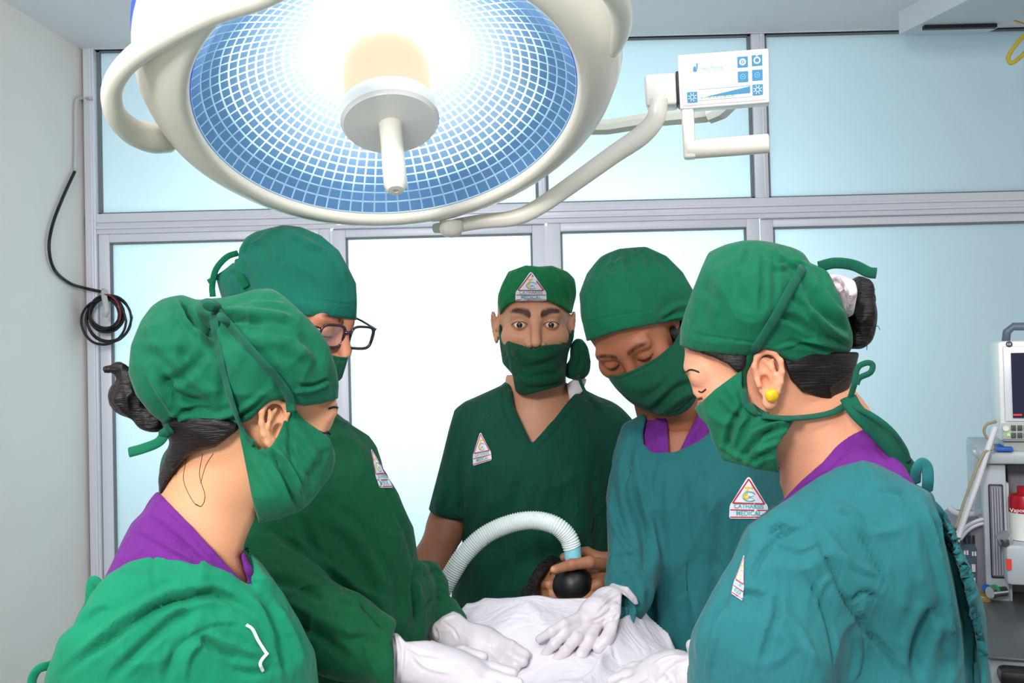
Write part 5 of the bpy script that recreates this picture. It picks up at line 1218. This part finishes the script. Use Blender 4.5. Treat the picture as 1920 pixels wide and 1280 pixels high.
VQ = grow(S, (np.array([-.63, .22, .84]), np.array([-.08, 1.38, 1.50])), .0038, st, [(7, .016, 93, (1, 1, 1)), (16, .006, 94, (1, 1, 1))], 1)
gown = skinobj('gown', VQ, M['gown_bright'], root); Bg = bvh(VQ)
strap('white_string', gown, M['stringwhite'], Bg, [(462, 1171), (474, 1180), (484, 1200), (498, 1222), (502, 1226)], .0019, off=.002, flat=.8, n=6)
strap('white_string', gown, M['stringwhite'], Bg, [(502, 1224), (492, 1235), (488, 1245), (493, 1258)], .0019, off=.002, flat=.8, n=6)
strap('gown_tie', gown, M['gown_bright'], None, [(190, 1100, 1.15), (176, 1088, 1.15), (171, 1100, 1.15), (168, 1130, 1.15), (158, 1150, 1.15), (148, 1172, 1.14)], .006, flat=.4)
strap('gown_tie', gown, M['gown_bright'], None, [(96, 1246, 1.1), (72, 1254, 1.09), (60, 1275, 1.09), (62, 1300, 1.09)], .005, flat=.4)
shoes(root, 270, 420, 1.2)

# ================================================================= woman at right front
root = person(1590, 1.2, 'person in a teal gown with a yellow ear stud, in the right foreground')
hd = Head(1424, 692, 1.2, -97, 21, 0, 1.0, -.018)
head = hd.sdf(eyes='closed', nose=.55, ear=.6)
body = Sdf().u(head).u(ch([(1490, 720, 1.2, 82), (1545, 820, 1.2, 86), (1570, 890, 1.2, 92), (1600, 980, 1.2, 120)], .03), .03)
low = Sdf().u(body).u(ch([(1480, 1060, 1.14, 80), (1600, 980, 1.2, 110), (1720, 1050, 1.26, 80)], .04), .04).u(ch([(1600, 1080, 1.2, 180), (1590, 1500, 1.2, 190), (1590, 1850, 1.2, 205)], .05, .8), .05)
low.u(ch([(1470, 1080, 1.12, 80), (1420, 1330, 1.12, 64), (1310, 1265, 1.26, 36)], .03), .03).u(ch([(1730, 1080, 1.28, 70), (1760, 1400, 1.28, 60), (1600, 1500, 1.30, 45)], .03), .03)
legs(low, 1510, 1670, 1.2)
low.i(inset(poly([(1437, 975), (1540, 905), (1613, 880), (1700, 915), (1754, 950), (1807, 1060), (1861, 1207), (1868, 1280), (1885, 1500), (1880, 3600), (1330, 3600), (1290, 1500), (1290, 1290), (1286, 1222), (1333, 1113), (1403, 995)]), .045), .004)
body.i(poly([(1274, 600), (1300, 480), (1700, 480), (1800, 1060), (1400, 1060), (1462, 930), (1462, 880), (1440, 865), (1360, 850), (1345, 820), (1330, 790), (1314, 776), (1307, 762), (1309, 748), (1300, 738), (1296, 722), (1290, 706), (1281, 690), (1277, 660), (1275, 640)]), .002)
VQh = grow(body, bounds([(1428, 692, 1.2), (1570, 900, 1.2)], .13), .0016)
VQl = grow(low, (np.array([.12, .19, .85]), np.array([.64, 1.62, 1.5])), .007)
skinobj('body', joinVQ(VQh, VQl), SK['right'], root, face_tint(hd, .45, 'closed'))
S = Sdf().u(ell(1395, 572, 1.19, 118, 124, .10)).u(ell(1500, 590, 1.20, 100, 108, .10), .04).u(hd.ell((0, .015, .040), (.085, .106, .094)), .02)
S.i(poly([(1276, 615), (1275, 647), (1300, 656), (1329, 662), (1365, 666), (1403, 667), (1412, 658), (1421, 653), (1443, 656), (1467, 673), (1500, 679), (1545, 680), (1581, 675), (1592, 665), (1600, 650), (1598, 625), (1590, 597), (1577, 562), (1562, 530), (1553, 512), (1545, 503), (1533, 499), (1518, 493), (1505, 472), (1484, 457), (1460, 450), (1435, 448), (1394, 450), (1360, 458), (1329, 472), (1314, 505), (1300, 540), (1285, 582)]), .006)
st = [([(1430, 470), (1428, 530), (1425, 595)], 3, -5), ([(1440, 475), (1440, 540), (1436, 600)], 8, 4), ([(1410, 455), (1398, 480), (1392, 500)], 5, -4), ([(1455, 455), (1470, 470), (1490, 490), (1512, 500)], 4, -7), ([(1440, 460), (1465, 485), (1500, 505)], 4, 6), ([(1475, 458), (1492, 475), (1510, 490)], 3, -6), ([(1480, 500), (1450, 500), (1432, 490)], 5, 5), ([(1505, 515), (1530, 570), (1580, 620)], 7, -7), ([(1515, 505), (1550, 560), (1588, 600)], 7, 6),
      ([(1590, 650), (1540, 630), (1490, 600), (1450, 590)], 7, -5), ([(1595, 640), (1550, 610), (1500, 570)], 7, 6), ([(1585, 665), (1530, 650), (1480, 640)], 5, -5), ([(1450, 655), (1520, 640), (1590, 655)], 4, 3), ([(1276, 620), (1340, 632), (1400, 640), (1460, 650)], 2, -1.8), ([(1330, 480), (1340, 540), (1350, 600)], 18, 3), ([(1370, 460), (1375, 520), (1400, 590)], 12, -3), ([(1470, 545), (1520, 590), (1560, 640)], 6, -4), ([(1312, 530), (1350, 570), (1362, 620)], 12, -3)]
VQ = grow(S, bounds([(1440, 570, 1.19)], .165), .0024, st, [(13, .006, 101, (1, 1, 1)), (26, .002, 103, (1, 1, 1))], 1)
cap = skinobj('cap', VQ, M['cap'], root); Bc = bvh(VQ)
strap('cap_tie', cap, M['tie'], None, [(1535, 500, 1.14), (1565, 493, 1.13), (1600, 497, 1.13), (1628, 510, 1.13), (1643, 512, 1.13)], .0066, flat=.25)
# hair, bun, scrunchie
S = Sdf().u(hd.ell((0, .022, .018), (.0803, .103, .100))).u(hd.ell((0, -.02, .02), (.0785, .075, .07)), .02)
S.i(Sdf().u(poly([(1290, 640), (1290, 655), (1312, 662), (1335, 668), (1365, 682), (1385, 700), (1396, 690), (1404, 664)])).u(poly([(1462, 660), (1474, 690), (1482, 712), (1505, 735), (1545, 750), (1575, 752), (1592, 740), (1602, 700), (1612, 660)])), .004)
hair = skinobj('hair', grow(S, bounds([(1440, 690, 1.2)], .15), .0024, (), [(50, .003, 106, (.4, 1, 1))]), M['hair'], root)
S = Sdf().u(ell(1606, 590, 1.22, 32, 56, .04, -5)).u(ell(1600, 630, 1.22, 30, 24, .03), .01).u(ell(1612, 545, 1.22, 20, 26, .03), .01)
bun = skinobj('hair_bun', grow(S, bounds([(1606, 590, 1.22)], .08), .0022, (), [(45, .007, 107, (1, .5, 1)), (110, .002, 108, (1, 1, 1))], 1), M['hair'], root)
b = MB(); random.seed(3)
for k in range(10):
    a = random.uniform(-1.2, 1.3); p0 = (1608 + 26 * math.cos(a), 590 + 52 * math.sin(a)); p1 = (p0[0] + random.uniform(4, 16), p0[1] + random.uniform(-18, 8)); p2 = (p1[0] + random.uniform(-6, 8), p1[1] + random.uniform(-4, 22))
    b.tube([W(*q, 1.2) for q in spline([p0, p1, p2], 5)], .0004, 4)
b.build('loose_hair', M['hair'], bun, smooth=True)
S = Sdf().u(ell(1578, 545, 1.19, 26, 38, .05, -18)).u(ell(1588, 570, 1.19, 20, 30, .045, -10), .01)
S.i(poly([(1548, 512), (1575, 514), (1602, 526), (1608, 550), (1603, 575), (1600, 590), (1590, 597), (1570, 590), (1555, 560)]), .008)
skinobj('scrunchie', grow(S, bounds([(1580, 555, 1.18)], .07), .002, [([(1560, 520), (1580, 545), (1585, 585)], 3, -4), ([(1575, 518), (1594, 545), (1595, 580)], 3, 4)], [(45, .006, 109, (1, .5, 1))]), M['scrunchie'], root)
# mask, ties, stud
S = Sdf().u(hd.ell((0, -.018, -.045), (.074, .084, .092))).u(hd.ell((0, -.078, -.046), (.034, .036, .038)), .05).u(ell(1420, 830, 1.18, 70, 50, .07), .04).u(hd.ell((.06, -.03, -.02), (.026, .05, .05)), .02)
S.i(poly([(1392, 692), (1370, 708), (1340, 730), (1303, 764), (1312, 782), (1327, 798), (1336, 825), (1346, 846), (1356, 862), (1380, 868), (1394, 872), (1425, 880), (1459, 884), (1458, 862), (1455, 842), (1468, 818), (1484, 796), (1494, 780), (1460, 783), (1423, 777), (1408, 764), (1396, 745), (1391, 720)]), .003)
st = [([(1395, 760), (1375, 790), (1365, 820), (1362, 850)], 5, -8), ([(1405, 775), (1388, 800), (1378, 840)], 5, 7), ([(1470, 800), (1430, 815), (1400, 845), (1390, 868)], 6, -7), ([(1480, 790), (1440, 800), (1405, 820)], 5, 6), ([(1320, 765), (1350, 790), (1380, 795)], 8, 3), ([(1455, 850), (1430, 855), (1405, 870)], 5, -5), ([(1460, 830), (1435, 838), (1410, 850)], 5, 5), ([(1360, 720), (1380, 750), (1395, 790)], 7, 3), ([(1340, 745), (1365, 775), (1390, 785)], 6, -3), ([(1345, 830), (1375, 850), (1420, 875)], 5, 4)]
VQ = grow(S, bounds([(1400, 790, 1.17)], .12), .0022, st, [(13, .006, 111, (1, 1, 1)), (28, .0015, 112, (1, 1, 1))], 1)
mask = skinobj('mask', VQ, M['mask'], root); Bm = bvh(VQ, VQh)
strap('mask_tie', mask, M['tie'], bvh(VQ, VQh, CLOTHS[cap.name]), [(1505, 502), (1480, 545), (1450, 600), (1425, 640), (1405, 675), (1392, 700), (1393, 730), (1400, 758), (1424, 777)], .0055, off=.005, flat=.35)
strap('mask_tie', mask, M['tie'], Bm, [(1408, 764), (1430, 778), (1470, 784), (1520, 781), (1560, 773), (1585, 760)], .0060, off=.004, flat=.4)
strap('mask_tie', mask, M['tie'], None, [(1592, 752, 1.13), (1602, 720, 1.12), (1608, 690, 1.12), (1625, 680, 1.12), (1636, 684, 1.12), (1632, 698, 1.12), (1612, 708, 1.12), (1606, 720, 1.12)], .0034, flat=.5)
strap('mask_tie', mask, M['tie'], None, [(1590, 745, 1.13), (1605, 770, 1.12), (1640, 805, 1.12), (1690, 860, 1.13), (1718, 895, 1.14)], .010, flat=.3)
strap('mask_tie', mask, M['tie'], None, [(1598, 760, 1.12), (1640, 782, 1.11), (1672, 808, 1.11), (1695, 840, 1.12), (1704, 865, 1.13)], .0035, flat=.5)
b = MB(); b.lathe([(0, .004), (.004, .0035), (.0072, .001), (.0078, 0), (.006, -.001)], Vector(drape(bvh(VQh), [(1447, 741), (1448, 742)], .004, 1)[0]), (-.1, -1, 0), 14); b.build('ear_stud', M['gold'], root, angle=40)
b = MB(); Bv = bvh(VQh)
b.tube(drape(Bv, [(1284, 698), (1296, 693), (1312, 698)], .0006, 6, 1.13), [.0004] + [.0011] * 11 + [.0003], 6); b.build('eyebrow', M['hair'], root, smooth=True)
b = MB(); b.tube(drape(Bv, [(1309, 733), (1316, 735), (1324, 729)], .0005, 6, 1.13), [.0004] + [.0009] * 11 + [.0003], 6); b.build('eyelashes', M['hair'], root, smooth=True)
# blouse
S = Sdf().u(ch([(1480, 1040, 1.16, 90), (1600, 960, 1.2, 130), (1710, 1000, 1.25, 90)], .04)).u(ch([(1545, 830, 1.2, 95), (1600, 920, 1.2, 120), (1620, 1040, 1.2, 150)], .04), .04)
S.s(Sdf().u(poly([(1458, 948), (1500, 900), (1540, 866), (1565, 833), (1590, 810), (1620, 795), (1640, 780), (1560, 700), (1400, 800), (1440, 960)])), .004)
S.i(poly([(1620, 795), (1595, 806), (1568, 832), (1542, 865), (1500, 902), (1470, 930), (1440, 962), (1400, 1040), (1420, 1150), (1780, 1150), (1725, 925), (1700, 880), (1668, 835), (1640, 805)]), .005)
skinobj('blouse', grow(S, bounds([(1600, 940, 1.2)], .18), .003, [([(1610, 830), (1560, 880), (1490, 925)], 3, -3), ([(1640, 830), (1680, 880)], 5, -3)], [(16, .004, 113, (1, 1, 1))], 1), M['purple'], root)
# gown
S = Sdf().u(ch([(1470, 1050, 1.12, 105), (1600, 1000, 1.2, 150), (1720, 1040, 1.28, 110)], .05)).u(ell(1605, 1020, 1.19, 205, 185, .155), .05).u(ch([(1600, 1110, 1.18, 225), (1590, 1400, 1.18, 250), (1590, 2100, 1.2, 260)], .05, .8), .06)
S.u(ch([(1480, 1070, 1.10, 120), (1430, 1200, 1.08, 125), (1410, 1340, 1.10, 110), (1330, 1300, 1.22, 60)], .04), .04).u(ch([(1730, 1090, 1.28, 90), (1760, 1400, 1.28, 80), (1600, 1500, 1.3, 60)], .03), .04)
S.i(poly([(1437, 963), (1455, 948), (1473, 936), (1505, 912), (1540, 890), (1573, 873), (1613, 866), (1640, 868), (1683, 889), (1713, 908), (1743, 922), (1754, 940), (1768, 962), (1781, 985), (1807, 1047), (1826, 1090), (1841, 1130), (1852, 1165), (1861, 1207), (1868, 1280), (1885, 1500), (1840, 2500), (1330, 2500), (1300, 1500), (1290, 1290), (1286, 1222), (1300, 1177), (1333, 1113), (1355, 1075), (1373, 1047), (1390, 1010), (1403, 985)]), .010)
S.s(Sdf().u(poly([(1752, 942), (1766, 965), (1790, 1020), (1812, 1085), (1828, 1150), (1838, 1290), (1824, 1400), (1812, 1290), (1802, 1170), (1786, 1085), (1768, 1010)])).i(zless(1.275), .01), .006)
st = [([(1745, 930), (1775, 1010), (1800, 1100), (1820, 1200), (1828, 1290)], 9, -8), ([(1728, 935), (1755, 1030), (1775, 1130), (1790, 1290)], 7, 8), ([(1765, 960), (1800, 1060), (1835, 1180), (1850, 1290)], 6, 6), ([(1540, 892), (1528, 950), (1520, 990)], 3, -5), ([(1520, 990), (1470, 1000), (1430, 1040), (1400, 1100)], 5, -6), ([(1440, 1000), (1465, 985), (1480, 1000)], 5, -10), ([(1530, 1000), (1560, 1060), (1590, 1130), (1640, 1200)], 6, -7), ([(1545, 990), (1590, 1050), (1650, 1080)], 6, 5),
      ([(1500, 1060), (1540, 1130), (1560, 1200), (1570, 1280)], 5, -6), ([(1590, 1130), (1620, 1110), (1650, 1125)], 4, -5), ([(1425, 1260), (1440, 1200), (1460, 1140), (1450, 1110)], 6, -6), ([(1360, 1130), (1340, 1190), (1325, 1270)], 6, 5), ([(1380, 1120), (1400, 1110), (1440, 1120)], 5, -7), ([(1720, 1280), (1722, 1220), (1740, 1170), (1760, 1140)], 14, -14), ([(1620, 1180), (1660, 1220), (1700, 1280)], 6, -6), ([(1600, 1170), (1610, 1220), (1600, 1280)], 6, 5),
      ([(1640, 920), (1690, 925), (1730, 945)], 4, -4), ([(1560, 950), (1600, 960), (1620, 1000)], 7, 4), ([(1600, 980), (1640, 1050), (1670, 1110)], 6, -4), ([(1450, 1010), (1500, 1030), (1540, 1010)], 5, 4), ([(1470, 1150), (1500, 1180), (1540, 1260)], 7, 4), ([(1680, 1000), (1700, 1080), (1690, 1160)], 10, 4), ([(1370, 1080), (1350, 1140), (1320, 1180)], 8, -5), ([(1560, 1080), (1540, 1100), (1530, 1140)], 5, 4)]
VQ = grow(S, (np.array([.12, .13, .82]), np.array([.70, 1.38, 1.55])), .0038, st, [(7, .016, 116, (1, 1, 1)), (17, .006, 117, (1, 1, 1))], 1)
gown = skinobj('gown', VQ, M['gown_teal'], root); Bg = bvh(VQ)
badge(gown, Bg, [(1388, 1036), (1402, 1044), (1392, 1126), (1371, 1112)])
strap('gown_tie', gown, M['gown_teal'], None, [(1716, 905, 1.13), (1718, 880, 1.12), (1728, 868, 1.12), (1738, 876, 1.12), (1740, 900, 1.12), (1738, 920, 1.13)], .0065, flat=.35)
G = hand([(1300, 1264, 1.29, 38), (1265, 1260, 1.33, 35), (1238, 1264, 1.35, 32), (1215, 1268, 1.36, 26)],
    [[(1218, 1250, 1.37, 14), (1190, 1252, 1.39, 11.5), (1160, 1260, 1.395, 9)], [(1210, 1262, 1.36, 14), (1176, 1266, 1.38, 12), (1146, 1275, 1.385, 9)],
     [(1210, 1275, 1.34, 14), (1175, 1284, 1.36, 12), (1148, 1294, 1.36, 9)], [(1214, 1288, 1.32, 13), (1184, 1300, 1.335, 11), (1160, 1310, 1.34, 9)], [(1248, 1284, 1.29, 18), (1222, 1304, 1.29, 13), (1196, 1316, 1.29, 11)]], .006)
st = [([(1288, 1232), (1260, 1240), (1235, 1262)], 2.2, -2), ([(1288, 1240), (1262, 1250), (1240, 1272)], 2.2, 2), ([(1288, 1250), (1265, 1262), (1245, 1280)], 2.2, -2), ([(1286, 1228), (1250, 1232), (1220, 1248)], 2.2, 2)]
skinobj('glove', grow(G, bounds([(1300, 1264, 1.29), (1160, 1290, 1.37)], .07), .0018, st, [(45, .0014, 119, (1, 1, .5))]), M['glove'], root)
shoes(root, 1510, 1670, 1.2)

# ================================================================= patient, table, sheet, breathing mask and hose
TX0, TX1, TY0, TY1, TZ = W(885, 1100, 1.6).x, W(1262, 1100, 1.6).x, .35, 1.90, .88
tb = empty('operating_table', ((TX0 + TX1) / 2, 1.1, 0)); tag(tb, 'narrow operating table under the white sheet between the gowned people', 'table')
b = MB(); b.box(((TX0 + TX1) / 2, (TY0 + TY1) / 2, TZ - .04), (TX1 - TX0, TY1 - TY0, .07), bevel=.02, seg=3); b.build('mattress', M['black'], tb, angle=35)
b = MB(); b.box(((TX0 + TX1) / 2, (TY0 + TY1) / 2, TZ - .09), (TX1 - TX0 - .04, TY1 - TY0 - .05, .03)); b.build('table_frame', M['chrome'], tb)
b = MB(); b.lathe([(.08, .08), (.08, .5), (.06, .5), (.06, TZ - .1)], ((TX0 + TX1) / 2, 1.15, 0), (0, 0, 1), 32); b.build('column', M['chrome'], tb, angle=35)
b = MB(); b.box(((TX0 + TX1) / 2, 1.15, .045), (.34, .7, .09), bevel=.02); b.build('base', M['machine'], tb, angle=35)
pat = empty('person', W(1040, 1100, 1.8)); pat.location.z = TZ; tag(pat, 'person lying under the white sheet with only forehead and dark hair showing', 'person')
hp = Head(1072, 1132, 1.89, 20, -60, -62, .92)
S = hp.sdf(eyes='closed', nose=.8)
S.u(ch([(1075, 1165, 1.82, 46), (1070, 1200, 1.72, 56)], .03), .03)
body = Sdf().u(S)
wt = lambda x, y, z: w2c(np.array([x, y, z]))
def wc(a, bb, ra, rb, sz=1): return cone(wt(*a), wt(*bb), ra, rb, sz)
cx = (TX0 + TX1) / 2
body.u(wc((cx - .04, 1.62, TZ + .060), (cx - .04, 1.0, TZ + .050), .066, .058), .05).u(wc((cx + .04, 1.62, TZ + .060), (cx + .04, 1.0, TZ + .050), .066, .058), .03).u(wc((cx - .07, .95, TZ + .065), (cx - .06, .45, TZ + .055), .06, .045), .03).u(wc((cx + .07, .95, TZ + .065), (cx + .06, .45, TZ + .055), .06, .045), .03)
lo = w2c(np.array([[TX0, .3, .8], [TX1, 1.95, 1.3]])); lo_, hi_ = lo.min(0) - .06, lo.max(0) + .06
VQ1 = grow(Sdf().u(S), bounds([(1072, 1132, 1.89)], .135), .0024); VQ2 = grow(body, (lo_, hi_), .009)
skinobj('body', joinVQ(VQ1, VQ2), SK['patient'], pat, face_tint(hp, .8, 'closed'))
S = Sdf().u(ell(1030, 1090, 1.90, 46, 50, .07, -40)).u(ell(1005, 1120, 1.84, 42, 26, .06, -30), .03)
S.i(poly([(980, 1140), (985, 1105), (996, 1078), (1012, 1055), (1032, 1040), (1056, 1036), (1060, 1048), (1040, 1056), (1022, 1072), (1010, 1092), (1004, 1118), (1002, 1150)]), .004)
ph = skinobj('hair', grow(S, bounds([(1022, 1095, 1.87)], .11), .0024, (), [(60, .0025, 121, (1, .6, 1))], 1), M['hair'], pat)
b = MB(); random.seed(8)
for k in range(16):
    y = 1140 - 6 * k; x = 984 + max(0, (1110 - y)) * .62
    b.tube([W(*q) for q in spline([(x + 14, y - 3, 1.80), (x + random.uniform(-6, 2), y - 4 + random.uniform(-6, 4), 1.80), (x - random.uniform(2, 14), y + random.uniform(4, 14), 1.80)], 4)], .0006, 4)
b.build('loose_hair', M['hair'], ph, smooth=True)
# black anaesthesia mask
am = empty('anaesthesia_mask', W(1072, 1092, 1.77)); tag(am, 'black rubber breathing mask pressed on the face of the lying patient by a bare hand', 'breathing mask')
S = Sdf().u(ell(1072, 1100, 1.80, 36, 30, .038)).u(ell(1076, 1085, 1.80, 28, 24, .034), .02).u(ch([(1077, 1085, 1.80, 15), (1076, 1056, 1.79, 13)], .01), .015)
skinobj('cushion', grow(S, bounds([(1072, 1090, 1.80)], .08), .002, (), [(20, .002, 123, (1, 1, 1))]), M['black'], am)
b = MB(); b.tube([W(1075, 1052, 1.79), W(1075, 1046, 1.79), W(1075.2, 1045.9, 1.79)], [.0145, .0145, .013], 28); b.build('port_collar', M['tubewhite'], am, angle=35)
# corrugated hose
hose = empty('breathing_hose', W(1075, 1045, 1.78)); tag(hose, 'arched ribbed translucent white hose rising from the black breathing mask', 'hose')
M['hose'] = mat('translucent_white_hose', (222, 232, 230), .3, alpha=.86, sss=.1); M['hose_conn'] = mat('pale_blue_connector', (130, 200, 215), .3)
P = [(800, 1160, 1.80), (822, 1120, 1.80), (844, 1080, 1.80), (870, 1040, 1.80), (908, 1004, 1.80), (955, 982, 1.80), (1000, 975, 1.80), (1040, 984, 1.79), (1064, 1005, 1.79), (1073, 1027, 1.79)]
sp = spline(P, 40); q = [W(*p) for p in sp]; L = [0]
for a, c in zip(q, q[1:]): L.append(L[-1] + (c - a).length)
n = int(L[-1] / .0009); pts = []; j = 0
for k in range(n):
    s_ = L[-1] * k / (n - 1)
    while j < len(L) - 2 and L[j + 1] < s_: j += 1
    t = (s_ - L[j]) / (L[j + 1] - L[j]); pts.append(q[j].lerp(q[j + 1], t))
rs = [.0162 + .0011 * math.sin(2 * math.pi * (L[-1] * k / n) / .0042) for k in range(n)]
b = MB(); b.tube(pts, rs, 24, cap=False); b.build('ribbed_tube', M['hose'], hose, smooth=True)
b = MB(); b.tube([pts[0], *pts[n // 40::n // 40]], .0042, 10); b.build('inner_line', M['hose_conn'], hose, smooth=True)
b = MB(); b.tube([W(1073, 1025, 1.79), W(1074.5, 1046, 1.79)], .0152, 32); b.build('connector', M['hose_conn'], hose, angle=35)
# white sheet: a cloth laid over the body and table, falling at both sides
def sheet():
    nx, ny = 150, 190; V = []; x0, x1 = TX0 - .12, TX1 + .09; y0, y1 = .45, 1.75
    u = np.linspace(0, 1, nx); v = np.linspace(0, 1, ny); U, Vv = np.meshgrid(u, v, indexing='ij')
    wob = .02 * np.sin(U * 9) + .012 * np.sin(U * 23 + 1)
    X = x0 + (x1 - x0) * U; Y = y0 + (y1 + wob - y0) * Vv
    c = (X - cx + .018) / ((TX1 - TX0) / 2 + .018)
    zb = TZ + .128 - .022 * np.clip(np.abs(c), 0, 1.0) ** 3 - .35 * np.clip(np.abs(c) - 1.02, 0, 1) ** 1.1
    far = np.clip((Y - 1.60) / .14, 0, 1)
    f2 = np.clip((Y - 1.42) / .22, 0, 1); zb = zb + (.064 - .022 * np.clip(c + .1, 0, 1)) * f2 * f2 * (3 - 2 * f2) * np.clip(1.75 - np.abs(c + .22) * 1.05, 0, 1)
    P = np.stack([X, Y, zb], -1)
    w = np.stack([_noise(P * 3.1, 140), _noise(P * 3.1, 141), 0 * X], -1) * .08
    d = np.array([.8, -.6, 0]); s1 = ((P + w) @ d); n1 = (1 - np.abs(_noise(np.stack([s1 * 16, (P @ np.array([.6, .8, 0])) * 3.0, 0 * s1], -1), 142))) ** 4
    d2 = np.array([.9, .35, 0]); s2 = ((P - w) @ d2); n2 = (1 - np.abs(_noise(np.stack([s2 * 13, (P @ np.array([-.35, .9, 0])) * 2.6, 0 * s2 + 3], -1), 143))) ** 4
    zb = zb + .022 * n1 + .020 * n2 + .012 * _noise(P * 7, 144)
    P = np.stack([X + .004 * _noise(P * 30, 145), Y, zb], -1).reshape(-1, 3)
    i = np.arange(nx * ny).reshape(nx, ny)
    Q = np.stack([i[:-1, :-1], i[1:, :-1], i[1:, 1:], i[:-1, 1:]], -1).reshape(-1, 4)
    me = npmesh('surgical_sheet', P, Q); o = link('surgical_sheet', me, M['sheet']); m = o.modifiers.new('thick', 'SOLIDIFY'); m.thickness = .003
    return o
tag(sheet(), 'crumpled white sheet covering the patient on the table', 'sheet')
